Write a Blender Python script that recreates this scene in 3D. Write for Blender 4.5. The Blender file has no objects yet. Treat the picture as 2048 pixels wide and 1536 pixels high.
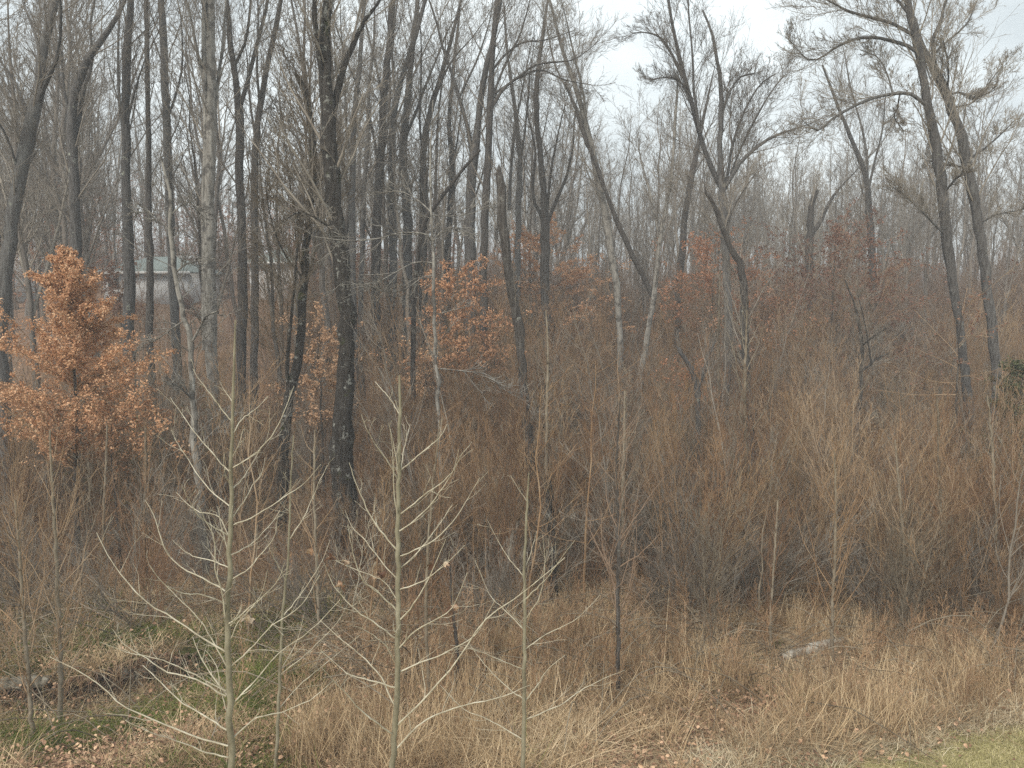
import bpy, math, random
import numpy as np
from mathutils import Vector
rng = np.random.default_rng(7)
random.seed(7)
sc = bpy.context.scene
C = sc.collection
# ------------------------------------------------------------------ camera, sky, sun, exposure
F = 1607.0; PITCH = math.radians(6.7); CZ = 6.5
cam_d = bpy.data.cameras.new('camera'); cam = bpy.data.objects.new('camera', cam_d); C.objects.link(cam)
cam.location = (0, 0, CZ); cam.rotation_euler = (math.radians(90) - PITCH, 0, 0)
cam_d.sensor_width = 36; cam_d.lens = 36 * F / 2048; cam_d.clip_end = 2000; cam_d.clip_start = 0.1
sc.camera = cam
w = bpy.data.worlds.new('World'); sc.world = w; w.use_nodes = True
nt = w.node_tree; nt.nodes.clear()
SUN_EL, SUN_AZ = math.radians(38), math.radians(200)
def nn(nt, t, **k):
    n = nt.nodes.new(t)
    for a, b in k.items(): setattr(n, a, b)
    return n
sky = nn(nt, 'ShaderNodeTexSky', sky_type='NISHITA', sun_disc=False, sun_elevation=SUN_EL, sun_rotation=SUN_AZ)
b1 = nn(nt, 'ShaderNodeBackground'); b1.inputs[1].default_value = 0.08
b2 = nn(nt, 'ShaderNodeBackground'); b2.inputs[1].default_value = 1.0
tc = nn(nt, 'ShaderNodeTexCoord'); mp = nn(nt, 'ShaderNodeMapping'); mp.inputs['Scale'].default_value = (1, 1, 2.2)
nz = nn(nt, 'ShaderNodeTexNoise'); nz.inputs['Scale'].default_value = 2.3; nz.inputs['Detail'].default_value = 5; nz.inputs['Roughness'].default_value = 0.5
rp = nn(nt, 'ShaderNodeValToRGB'); rp.color_ramp.elements[0].position = 0.40; rp.color_ramp.elements[1].position = 0.60
rp.color_ramp.elements[0].color = (0.50, 0.555, 0.58, 1); rp.color_ramp.elements[1].color = (0.78, 0.845, 0.86, 1)
mx = nn(nt, 'ShaderNodeMixShader'); mx.inputs[0].default_value = 0.96
wo = nn(nt, 'ShaderNodeOutputWorld')
L = nt.links.new
L(tc.outputs['Generated'], mp.inputs[0]); L(mp.outputs[0], nz.inputs['Vector']); L(nz.outputs[0], rp.inputs[0]); L(rp.outputs[0], b2.inputs[0])
L(sky.outputs[0], b1.inputs[0]); L(b1.outputs[0], mx.inputs[1]); L(b2.outputs[0], mx.inputs[2]); L(mx.outputs[0], wo.inputs[0])
sd = bpy.data.lights.new('sun', 'SUN'); sd.energy = 2.4; sd.angle = math.radians(22); sd.color = (1.0, 0.93, 0.82)
so = bpy.data.objects.new('sun', sd); C.objects.link(so)
# sun high behind the camera, slightly from the left
sdir = Vector((-0.45, -0.75, 0.85)).normalized()
so.rotation_euler = sdir.to_track_quat('Z', 'Y').to_euler()
sky.sun_elevation = math.asin(sdir.z); sky.sun_rotation = math.atan2(sdir.x, sdir.y)
sc.view_settings.view_transform = 'Standard'; sc.view_settings.look = 'None'; sc.view_settings.gamma = 1
sc.view_settings.exposure = 0.62
sc.cycles.max_bounces = 4; sc.cycles.diffuse_bounces = 2; sc.cycles.glossy_bounces = 1; sc.cycles.volume_bounces = 0
sc.cycles.transmission_bounces = 2
sc.cycles.use_denoising = False; sc.cycles.sample_clamp_indirect = 1.5; sc.cycles.sample_clamp_direct = 6

# ------------------------------------------------------------------ picture <-> place
cp, sp = math.cos(PITCH), math.sin(PITCH)
def ray(u, v):
    x = (u - 1024) / F; y = (768 - v) / F
    return np.array([x, cp + y * sp, -sp + y * cp])
def at(u, v, d):
    r = ray(u, v); return np.array([0, 0, CZ]) + r * (d / r[1])
def sst(a, b, x):
    t = np.clip((np.asarray(x, float) - a) / (b - a), 0, 1); return t * t * (3 - 2 * t)
_py = [-60, 0, 9, 11, 15, 20, 28, 40, 55, 75, 95, 130, 200, 420, 900]
_pz = [0, 0, 0, -.05, -.35, -.75, -.6, .55, 1.9, 3.7, 5.2, 6.2, 6.8, 7.4, 7.4]
_r = np.random.default_rng(3)
_wv = [(_r.uniform(0.5, 3.2), _r.uniform(0, 6.28), _r.uniform(0, 6.28)) for _ in range(26)]
def H(x, y):
    x = np.asarray(x, float); y = np.asarray(y, float)
    z = np.interp(y, _py, _pz)
    z = z + sst(2, 36, -x) * sst(26, 74, y) * 2.2 + sst(10, 60, -x) * sst(80, 180, y) * 2.0
    n = 0
    for k, th, ph in _wv:
        n = n + np.sin(k * (x * math.cos(th) + y * math.sin(th)) + ph) / (k + 0.7)
    lawn = sst(-0.6, 0.8, (11.0 + 0.33 * (x - 4.6)) - y)
    z = z + n * 0.05 * (1 - lawn) * sst(8, 12, y)
    # washed-out creek bank at the lower left
    s = (y - (14.0 + (x + 5.6) * 0.22 + 0.25 * np.sin(x * 1.7)))
    z = z - 0.62 * (1 - sst(-0.05, 0.18, s)) * sst(-4.0, -2.6, s) * sst(4.3, 6.2, -x)
    return z
def hz(x, y): return float(H(x, y))
def gp(u, v):
    """point of the ground seen at a pixel"""
    r = ray(u, v); t = 5.0
    while t < 400:
        p = np.array([0, 0, CZ]) + r * t
        if p[2] <= hz(p[0], p[1]): break
        t += 0.05 if t < 60 else 0.5
    return p
def proj(p):
    q = np.asarray(p, float) - np.array([0, 0, CZ])
    f = q[..., 1] * cp - q[..., 2] * sp; up = q[..., 1] * sp + q[..., 2] * cp
    f = np.where(np.abs(f) < 1e-3, 1e-3, f)
    return 1024 + F * q[..., 0] / f, 768 - F * up / f

# ------------------------------------------------------------------ materials
def mat(name, stops, scale=(1, 1, 1), nscale=4.0, rough=0.85, bump=0.0, rnd=0.0, patch=0.0, patch2=None, spots=None, detail=4.0, trans=0.0):
    """stops: list of (pos, colour) over a noise; rnd: share of Object Info random; spots=(colour, scale, thr)"""
    m = bpy.data.materials.new(name); m.use_nodes = True
    t = m.node_tree; t.nodes.clear(); l = t.links.new
    out = nn(t, 'ShaderNodeOutputMaterial'); bs = nn(t, 'ShaderNodeBsdfPrincipled')
    bs.inputs['Roughness'].default_value = rough
    bs.inputs['Specular IOR Level'].default_value = 0.25
    tc = nn(t, 'ShaderNodeTexCoord'); mp = nn(t, 'ShaderNodeMapping'); mp.inputs['Scale'].default_value = scale
    l(tc.outputs['Object'], mp.inputs[0])
    n1 = nn(t, 'ShaderNodeTexNoise'); n1.inputs['Scale'].default_value = nscale; n1.inputs['Detail'].default_value = detail; n1.inputs['Roughness'].default_value = 0.65
    l(mp.outputs[0], n1.inputs['Vector'])
    val = n1.outputs[0]
    ge = nn(t, 'ShaderNodeNewGeometry')
    if patch:
        n2 = nn(t, 'ShaderNodeTexNoise'); n2.inputs['Scale'].default_value = 0.16; n2.inputs['Detail'].default_value = 3
        l(ge.outputs['Position'], n2.inputs['Vector'])
        a = nn(t, 'ShaderNodeMath', operation='MULTIPLY_ADD'); a.inputs[1].default_value = patch; l(n2.outputs[0], a.inputs[0])
        s = nn(t, 'ShaderNodeMath', operation='SUBTRACT'); l(val, s.inputs[0]); s.inputs[1].default_value = patch * 0.5
        l(s.outputs[0], a.inputs[2]); val = a.outputs[0]
    if rnd:
        oi = nn(t, 'ShaderNodeObjectInfo')
        a = nn(t, 'ShaderNodeMath', operation='MULTIPLY_ADD'); a.inputs[1].default_value = rnd; l(oi.outputs['Random'], a.inputs[0])
        s = nn(t, 'ShaderNodeMath', operation='SUBTRACT'); l(val, s.inputs[0]); s.inputs[1].default_value = rnd * 0.5
        l(s.outputs[0], a.inputs[2]); val = a.outputs[0]
    cr = nn(t, 'ShaderNodeValToRGB'); e = cr.color_ramp.elements
    e[0].position, e[0].color = stops[0][0], (*stops[0][1], 1); e[1].position, e[1].color = stops[-1][0], (*stops[-1][1], 1)
    for p_, c_ in stops[1:-1]:
        q = e.new(p_); q.color = (*c_, 1)
    l(val, cr.inputs[0]); col = cr.outputs[0]
    for sp_ in (spots or []):
        n3 = nn(t, 'ShaderNodeTexNoise'); n3.inputs['Scale'].default_value = sp_[1]; n3.inputs['Detail'].default_value = 5; n3.inputs['Roughness'].default_value = 0.7
        l(tc.outputs['Object'], n3.inputs['Vector'])
        r3 = nn(t, 'ShaderNodeMapRange'); r3.inputs[1].default_value = sp_[2]; r3.inputs[2].default_value = sp_[2] + 0.08; l(n3.outputs[0], r3.inputs[0])
        mm = nn(t, 'ShaderNodeMix', data_type='RGBA'); l(r3.outputs[0], mm.inputs[0]); l(col, mm.inputs[6]); mm.inputs[7].default_value = (*sp_[0], 1)
        col = mm.outputs[2]
    l(col, bs.inputs['Base Color'])
    if bump:
        bp = nn(t, 'ShaderNodeBump'); bp.inputs['Strength'].default_value = 1.0; bp.inputs['Distance'].default_value = bump
        l(n1.outputs[0], bp.inputs['Height']); l(bp.outputs[0], bs.inputs['Normal'])
    if trans:
        tr = nn(t, 'ShaderNodeBsdfTranslucent'); l(col, tr.inputs[0]); ms = nn(t, 'ShaderNodeMixShader'); ms.inputs[0].default_value = trans
        l(bs.outputs[0], ms.inputs[1]); l(tr.outputs[0], ms.inputs[2]); l(ms.outputs[0], out.inputs[0])
    else:
        l(bs.outputs[0], out.inputs[0])
    return m
V = (1, 1, 0.12)
M = {}
M['bark_dark'] = mat('bark_dark', [(0.3, (0.031, 0.026, 0.025)), (0.5, (0.076, 0.065, 0.057)), (0.7, (0.142, 0.127, 0.115))], V, 18, bump=.12, rnd=.1, spots=[((.25, .25, .22), 6, .62)])
M['bark_moss'] = mat('bark_moss', [(0.3, (0.017, 0.015, 0.012)), (0.5, (0.042, 0.035, 0.03)), (0.7, (0.084, 0.074, 0.064))], V, 16, bump=.14, spots=[((.30, .30, .27), 5, .58), ((.05, .055, .02), 2.6, .60)])
M['bark_grey'] = mat('bark_grey', [(0.3, (0.048, 0.045, 0.043)), (0.5, (0.101, 0.092, 0.087)), (0.7, (0.165, 0.159, 0.151))], V, 16, bump=.10, rnd=.25, spots=[((.30, .31, .26), 4, .62)])
M['bark_pale'] = mat('bark_pale', [(0.3, (0.128, 0.115, 0.098)), (0.5, (0.23, 0.212, 0.187)), (0.7, (0.34, 0.323, 0.289))], V, 12, bump=.04, spots=[((.10, .09, .08), 3.2, .50), ((.5, .49, .46), 7, .64)])
M['bark_forest'] = mat('bark_forest', [(0.25, (0.072, 0.061, 0.052)), (0.5, (0.145, 0.123, 0.105)), (0.8, (0.266, 0.231, 0.191))], V, 8, rnd=.45, bump=.03)
M['twig_grey'] = mat('twig_grey', [(0.25, (0.119, 0.1, 0.083)), (0.5, (0.202, 0.173, 0.143)), (0.8, (0.31, 0.275, 0.228))], nscale=2, rnd=.4)
M['twig_brown'] = mat('twig_brown', [(0.2, (0.118, 0.068, 0.04)), (0.42, (0.219, 0.128, 0.073)), (0.58, (0.297, 0.19, 0.106)), (0.8, (0.355, 0.263, 0.176))], nscale=2, rnd=.45, patch=.6)
M['twig_tan'] = mat('twig_tan', [(0.2, (0.145, 0.088, 0.047)), (0.5, (0.255, 0.164, 0.09)), (0.8, (0.357, 0.256, 0.156))], nscale=2, rnd=.45, patch=.4)
M['twig_far'] = mat('twig_far', [(0.2, (0.13, 0.084, 0.059)), (0.5, (0.2, 0.133, 0.092)), (0.8, (0.28, 0.2, 0.143))], nscale=2, rnd=.5, patch=.6)
M['twig_red'] = mat('twig_red', [(0.2, (0.15, 0.085, 0.052)), (0.5, (0.26, 0.149, 0.083)), (0.8, (0.383, 0.255, 0.143))], nscale=2, rnd=.4, patch=.5)
M['sap_trunk'] = mat('sap_trunk', [(0.3, (0.125, 0.108, 0.072)), (0.5, (0.21, 0.186, 0.128)), (0.75, (0.32, 0.292, 0.215))], (1, 1, .5), 9, bump=.004, spots=[((.14, .12, .08), 7, .66)])
M['sap_branch'] = mat('sap_branch', [(0.3, (0.253, 0.218, 0.161)), (0.5, (0.425, 0.38, 0.287)), (0.75, (0.644, 0.598, 0.494))], nscale=6)
M['sap_brown'] = mat('sap_brown', [(0.3, (0.112, 0.087, 0.06)), (0.5, (0.19, 0.153, 0.109)), (0.75, (0.276, 0.236, 0.178))], nscale=6, rnd=.3)
M['leaf_copper'] = mat('leaf_copper', [(0.3, (0.408, 0.209, 0.106)), (0.5, (0.657, 0.37, 0.207)), (0.7, (0.85, 0.616, 0.401))], nscale=9, rough=.6, trans=.3, detail=2)
M['leaf_orange'] = mat('leaf_orange', [(0.3, (0.449, 0.236, 0.13)), (0.5, (0.675, 0.389, 0.223)), (0.7, (0.85, 0.601, 0.37))], nscale=5, rough=.7, trans=.3, rnd=.2)
M['leaf_pale'] = mat('leaf_pale', [(.3, (.38, .22, .13)), (.5, (.52, .33, .20)), (.7, (.66, .47, .32))], nscale=8, rough=.7, trans=.3)
M['leaf_red'] = mat('leaf_red', [(0.3, (0.136, 0.058, 0.043)), (0.5, (0.229, 0.114, 0.077)), (0.7, (0.343, 0.212, 0.144))], nscale=5, rough=.7, trans=.25, rnd=.2)
M['leaf_dull'] = mat('leaf_dull', [(0.3, (0.256, 0.117, 0.068)), (0.5, (0.393, 0.187, 0.108)), (0.7, (0.546, 0.281, 0.162))], nscale=5, rough=.7, trans=.25, rnd=.3)
M['dead_leaf'] = mat('dead_leaf', [(.25, (.10, .05, .03)), (.5, (.28, .16, .095)), (.75, (.60, .46, .33))], nscale=14, rough=.7, trans=.15, rnd=.7)
M['litter'] = mat('litter', [(0.2, (0.125, 0.069, 0.044)), (0.5, (0.312, 0.181, 0.112)), (0.8, (0.625, 0.425, 0.275))], nscale=30, rough=.8, rnd=.6)
M['straw'] = mat('straw', [(0.2, (0.214, 0.133, 0.076)), (0.45, (0.414, 0.287, 0.167)), (0.62, (0.571, 0.431, 0.264)), (0.8, (0.742, 0.591, 0.394))], nscale=8, rough=.8, rnd=.5, patch=1.0, trans=.15)
M['edge_straw'] = mat('edge_straw', [(.2, (.34, .27, .16)), (.5, (.52, .43, .29)), (.8, (.68, .59, .43))], nscale=8, rnd=.5, trans=.15)
M['weed'] = mat('weed', [(0.2, (0.167, 0.094, 0.052)), (0.5, (0.333, 0.204, 0.113)), (0.8, (0.5, 0.328, 0.203))], nscale=8, rough=.85, rnd=.5, patch=.4)
M['green'] = mat('green', [(0.2, (0.053, 0.078, 0.011)), (0.5, (0.105, 0.141, 0.025)), (0.8, (0.22, 0.24, 0.058))], nscale=8, rough=.8, rnd=.6, trans=.2)
M['lawn_grass'] = mat('lawn_grass', [(0.25, (0.3, 0.27, 0.12)), (0.5, (0.47, 0.42, 0.2)), (0.8, (0.68, 0.58, 0.38))], nscale=3, rough=.8, rnd=.5, patch=.3, trans=.2)
M['evergreen'] = mat('evergreen', [(0.3, (0.042, 0.049, 0.022)), (0.5, (0.084, 0.091, 0.042)), (0.75, (0.154, 0.154, 0.077))], nscale=4, rough=.8, rnd=.3, trans=.15)
M['log'] = mat('log', [(0.3, (0.15, 0.128, 0.101)), (0.5, (0.317, 0.29, 0.246)), (0.7, (0.51, 0.484, 0.431))], (1, 1, .2), 10, bump=.01, spots=[((.13, .09, .06), 4, .55)])
M['log_old'] = mat('log_old', [(0.3, (0.088, 0.079, 0.062)), (0.5, (0.176, 0.158, 0.123)), (0.7, (0.282, 0.255, 0.211))], (1, 1, .2), 10, bump=.02)
M['wall'] = mat('wall', [(0.3, (0.56, 0.56, 0.56)), (0.7, (0.66, 0.66, 0.655))], nscale=3)
M['roof'] = mat('roof', [(0.3, (0.17, 0.2, 0.19)), (0.7, (0.25, 0.285, 0.27))], nscale=6, rough=.8)
M['white'] = mat('white', [(.3, (.62, .62, .60)), (.7, (.75, .75, .73))], nscale=3)
M['metal_roof'] = mat('metal_roof', [(.3, (.68, .70, .71)), (.7, (.82, .84, .85))], nscale=2, rough=.3)
M['glass_dark'] = mat('glass_dark', [(.3, (.03, .035, .04)), (.7, (.05, .055, .06))], nscale=2, rough=.15)
M['soil'] = mat('soil', [(.3, (.022, .016, .011)), (.6, (.07, .05, .035))], nscale=6, rough=.95)

def ground_mat():
    m = bpy.data.materials.new('ground'); m.use_nodes = True
    t = m.node_tree; t.nodes.clear(); l = t.links.new
    out = nn(t, 'ShaderNodeOutputMaterial'); bs = nn(t, 'ShaderNodeBsdfPrincipled'); bs.inputs['Roughness'].default_value = .95
    bs.inputs['Specular IOR Level'].default_value = .1
    ge = nn(t, 'ShaderNodeNewGeometry')
    def noise(s, d=5, r=.6):
        n = nn(t, 'ShaderNodeTexNoise'); n.inputs['Scale'].default_value = s; n.inputs['Detail'].default_value = d; n.inputs['Roughness'].default_value = r
        l(ge.outputs['Position'], n.inputs['Vector']); return n.outputs[0]
    def ramp(x, st):
        cr = nn(t, 'ShaderNodeValToRGB'); e = cr.color_ramp.elements
        e[0].position, e[0].color = st[0][0], (*st[0][1], 1); e[1].position, e[1].color = st[-1][0], (*st[-1][1], 1)
        for p_, c_ in st[1:-1]:
            q = e.new(p_); q.color = (*c_, 1)
        l(x, cr.inputs[0]); return cr.outputs[0]
    leaf = ramp(noise(9, 6, .75), [(.3, (.08, .047, .03)), (.48, (.20, .12, .075)), (.62, (.32, .205, .135)), (.75, (.5, .36, .25))])
    straw = ramp(noise(7, 6, .75), [(.3, (.12, .08, .05)), (.5, (.30, .215, .13)), (.7, (.48, .37, .24))])
    grn = ramp(noise(5, 6, .75), [(.3, (.025, .028, .010)), (.5, (.065, .065, .022)), (.7, (.15, .13, .055))])
    a = nn(t, 'ShaderNodeAttribute', attribute_name='zones')
    sx = nn(t, 'ShaderNodeSeparateColor'); l(a.outputs['Color'], sx.inputs[0])
    def mixf(f, c1, c2):
        mm = nn(t, 'ShaderNodeMix', data_type='RGBA'); l(f, mm.inputs[0]); l(c1, mm.inputs[6]); l(c2, mm.inputs[7]); return mm.outputs[2]
    def modul(f, s):
        # break the zone edge up with noise
        ad = nn(t, 'ShaderNodeMath', operation='ADD'); l(f, ad.inputs[0]); l(noise(s), ad.inputs[1])
        r = nn(t, 'ShaderNodeMapRange'); r.inputs[1].default_value = .85; r.inputs[2].default_value = 1.1; l(ad.outputs[0], r.inputs[0]); return r.outputs[0]
    c = mixf(modul(sx.outputs[0], 1.2), leaf, straw)
    c = mixf(modul(sx.outputs[1], 1.0), c, grn)
    dk = nn(t, 'ShaderNodeRGB'); dk.outputs[0].default_value = (.055, .04, .028, 1)
    c = mixf(modul(sx.outputs[2], 2.0), c, dk.outputs[0])
    l(c, bs.inputs['Base Color'])
    bp = nn(t, 'ShaderNodeBump'); bp.inputs['Distance'].default_value = .06; l(noise(12, 6, .7), bp.inputs['Height']); l(bp.outputs[0], bs.inputs['Normal'])
    l(bs.outputs[0], out.inputs[0]); return m

# ------------------------------------------------------------------ mesh tools
def mesh_from(name, V_, loops, sizes, material, smooth=False, attrs=None):
    me = bpy.data.meshes.new(name)
    V_ = np.ascontiguousarray(V_, dtype=np.float32); loops = np.ascontiguousarray(loops, dtype=np.int32)
    me.vertices.add(len(V_)); me.vertices.foreach_set('co', V_.ravel())
    me.loops.add(len(loops)); me.loops.foreach_set('vertex_index', loops)
    me.polygons.add(len(sizes)); st = np.concatenate([[0], np.cumsum(sizes)[:-1]]).astype(np.int32) if len(sizes) else np.zeros(0, np.int32)
    me.polygons.foreach_set('loop_start', st)
    if smooth: me.polygons.foreach_set('use_smooth', np.ones(len(sizes), bool))
    for an, (ty, arr) in (attrs or {}).items():
        at_ = me.attributes.new(an, ty, 'POINT')
        at_.data.foreach_set({'FLOAT': 'value', 'INT': 'value', 'BOOLEAN': 'value', 'FLOAT_VECTOR': 'vector', 'FLOAT_COLOR': 'color'}[ty], np.ascontiguousarray(arr).ravel())
    me.update(calc_edges=True)
    if material: me.materials.append(material)
    return me
def link(name, me, parent=None, loc=None):
    o = bpy.data.objects.new(name, me); C.objects.link(o)
    if parent is not None: o.parent = parent
    if loc is not None: o.location = loc
    return o
def tag(o, label=None, cat=None, group=None, kind=None):
    if label: o['label'] = label
    if cat: o['category'] = cat
    if group: o['group'] = group
    if kind: o['kind'] = kind
    return o
def empty(name, loc, label, cat, group=None):
    o = bpy.data.objects.new(name, None); C.objects.link(o); o.location = loc; o.empty_display_size = .2
    return tag(o, label, cat, group)

def tubes(P, R, k):
    """P (M,N,3), R (M,N) -> verts, quad loops"""
    Mn, N, _ = P.shape
    T = np.empty_like(P); T[:, 1:-1] = P[:, 2:] - P[:, :-2]; T[:, 0] = P[:, 1] - P[:, 0]; T[:, -1] = P[:, -1] - P[:, -2]
    T /= np.linalg.norm(T, axis=2, keepdims=True) + 1e-9
    md = P[:, -1] - P[:, 0]; md /= np.linalg.norm(md, axis=1, keepdims=True) + 1e-9
    ref = np.where(np.abs(md[:, 1:2]) < 0.8, np.array([[0, 1., 0]]), np.array([[1., 0, 0]]))
    A = np.cross(T, ref[:, None, :]); A /= np.linalg.norm(A, axis=2, keepdims=True) + 1e-9
    B = np.cross(T, A)
    th = np.arange(k) * 2 * math.pi / k
    Vt = P[:, :, None, :] + R[:, :, None, None] * (A[:, :, None, :] * np.cos(th)[None, None, :, None] + B[:, :, None, :] * np.sin(th)[None, None, :, None])
    idx = np.arange(Mn * N * k).reshape(Mn, N, k)
    a = idx[:, :-1, :]; b = np.roll(a, -1, axis=2); d = idx[:, 1:, :]; c = np.roll(d, -1, axis=2)
    q = np.stack([a, b, c, d], -1).reshape(-1)
    return Vt.reshape(-1, 3), q
def tube_mesh(name, groups, material, smooth=True, origin=None):
    """groups: list of (P, R, k)"""
    vs, qs, off = [], [], 0
    for P, R, k in groups:
        if len(P) == 0: continue
        v, q = tubes(P, R, k); vs.append(v); qs.append(q + off); off += len(v)
    Vv = np.concatenate(vs); q = np.concatenate(qs)
    if origin is not None: Vv = Vv - np.asarray(origin)[None]
    return mesh_from(name, Vv, q, np.full(len(q) // 4, 4), material, smooth)
def grow(P, R, n, t0, t1, ang, ln, rr, npts, up=.25, wig=.12, rmin=.004, falloff=.6, absl=None, rg=None, wmax=None):
    rg = rg or rng
    Mn, N, _ = P.shape
    if Mn == 0: return np.zeros((0, npts, 3)), np.zeros((0, npts))
    seg = np.linalg.norm(np.diff(P, axis=1), axis=2).sum(1)
    par = np.repeat(np.arange(Mn), n); K = len(par)
    st = (np.tile(np.arange(n), Mn) + rg.uniform(0, 1, K)) / n
    t = t0 + (t1 - t0) * st
    f = t * (N - 1); i = np.clip(f.astype(int), 0, N - 2); fr = (f - i)[:, None]
    p0 = P[par, i] * (1 - fr) + P[par, i + 1] * fr
    T = P[par, i + 1] - P[par, i]; T /= np.linalg.norm(T, axis=1, keepdims=True) + 1e-9
    r0 = R[par, i] * (1 - fr[:, 0]) + R[par, i + 1] * fr[:, 0]
    rv = rg.normal(size=(K, 3)); pr = rv - (rv * T).sum(1, keepdims=True) * T; pr /= np.linalg.norm(pr, axis=1, keepdims=True) + 1e-9
    a = ang * rg.uniform(.6, 1.4, K)
    d = np.cos(a)[:, None] * T + np.sin(a)[:, None] * pr
    ll = (absl if absl is not None else ln * seg[par]) * (1 - falloff * t) * rg.uniform(.55, 1.3, K)
    if wmax is not None: ll = np.minimum(ll, wmax)
    out = np.empty((K, npts, 3)); out[:, 0] = p0; cur = p0
    cur_d = d; stp = ll / (npts - 1)
    for s in range(1, npts):
        cur_d = cur_d + rg.normal(size=(K, 3)) * wig; cur_d[:, 2] += up / (npts - 1)
        cur_d /= np.linalg.norm(cur_d, axis=1, keepdims=True)
        cur = cur + cur_d * stp[:, None]; out[:, s] = cur
    rb = np.maximum(np.minimum(r0 * rr, r0 * .95), rmin)
    tp = np.linspace(1, .25, npts)[None]
    Rn = np.maximum(rb[:, None] * tp, rmin)
    return out, Rn
def resamp(pts, n, wob=0.0, rg=None):
    """smooth a polyline of (x,y,z,r) rows to n points (Catmull-Rom)"""
    rg = rg or rng
    p = np.asarray(pts, float)
    if len(p) == 2: p = np.array([p[0], (p[0] + p[1]) / 2, p[1]])
    e = np.vstack([2 * p[0] - p[1], p, 2 * p[-1] - p[-2]]); e[:, 3] = np.maximum(e[:, 3], 1e-4)
    s = np.concatenate([[0], np.cumsum(np.linalg.norm(np.diff(p[:, :3], axis=0), axis=1))])
    q = np.linspace(0, s[-1], n); o = np.empty((n, 4))
    for j, x in enumerate(q):
        i = min(max(np.searchsorted(s, x, side='right') - 1, 0), len(p) - 2); u = (x - s[i]) / (s[i + 1] - s[i] + 1e-9)
        a, b, c, d = e[i], e[i + 1], e[i + 2], e[i + 3]
        o[j] = .5 * (2 * b + (c - a) * u + (2 * a - 5 * b + 4 * c - d) * u * u + (3 * b - 3 * c + d - a) * u ** 3)
    if wob: o[1:-1, :3] += rg.normal(size=(n - 2, 3)) * wob * o[1:-1, 3:4]
    return o
def poly(o): return o[None, :, :3].copy(), np.maximum(o[None, :, 3].copy(), 1e-3)

def leaf_cards(pts, size, rg, flat=0.5, fold=.35, narrow=.55):
    """folded leaves: two quads each = 6 verts; returns verts, loops"""
    K = len(pts)
    nrm = rg.normal(size=(K, 3)); nrm[:, 2] += flat * 2; nrm /= np.linalg.norm(nrm, axis=1, keepdims=True)
    a = rg.normal(size=(K, 3)); a -= (a * nrm).sum(1, keepdims=True) * nrm; a /= np.linalg.norm(a, axis=1, keepdims=True)
    b = np.cross(nrm, a); s = size * rg.uniform(.6, 1.35, K)[:, None]
    w_ = s * narrow * .5
    v = np.empty((K, 6, 3)); lift = nrm * w_ * fold * 2
    v[:, 0] = pts; v[:, 1] = pts + a * s
    v[:, 2] = pts + a * s * .35 + b * w_ + lift; v[:, 3] = pts + a * s * .75 + b * w_ * .8 + lift
    v[:, 4] = pts + a * s * .35 - b * w_ + lift; v[:, 5] = pts + a * s * .75 - b * w_ * .8 + lift
    base = np.arange(K)[:, None] * 6
    q = np.concatenate([base + np.array([[0, 1, 3, 2]]), base + np.array([[0, 4, 5, 1]])], 1).reshape(-1)
    return v.reshape(-1, 3), q
def leaf_mesh(name, pts, size, material, rg=None, **k):
    v, q = leaf_cards(np.asarray(pts), size, rg or rng, **k)
    return mesh_from(name, v, q, np.full(len(q) // 4, 4), material)
def along(P, n, rg=None, t0=.15, spread=.05):
    rg = rg or rng
    Mn, N, _ = P.shape
    par = np.repeat(np.arange(Mn), n); t = rg.uniform(t0, 1, len(par)); f = t * (N - 1); i = np.clip(f.astype(int), 0, N - 2); fr = (f - i)[:, None]
    return P[par, i] * (1 - fr) + P[par, i + 1] * fr + rg.normal(size=(len(par), 3)) * spread

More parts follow.
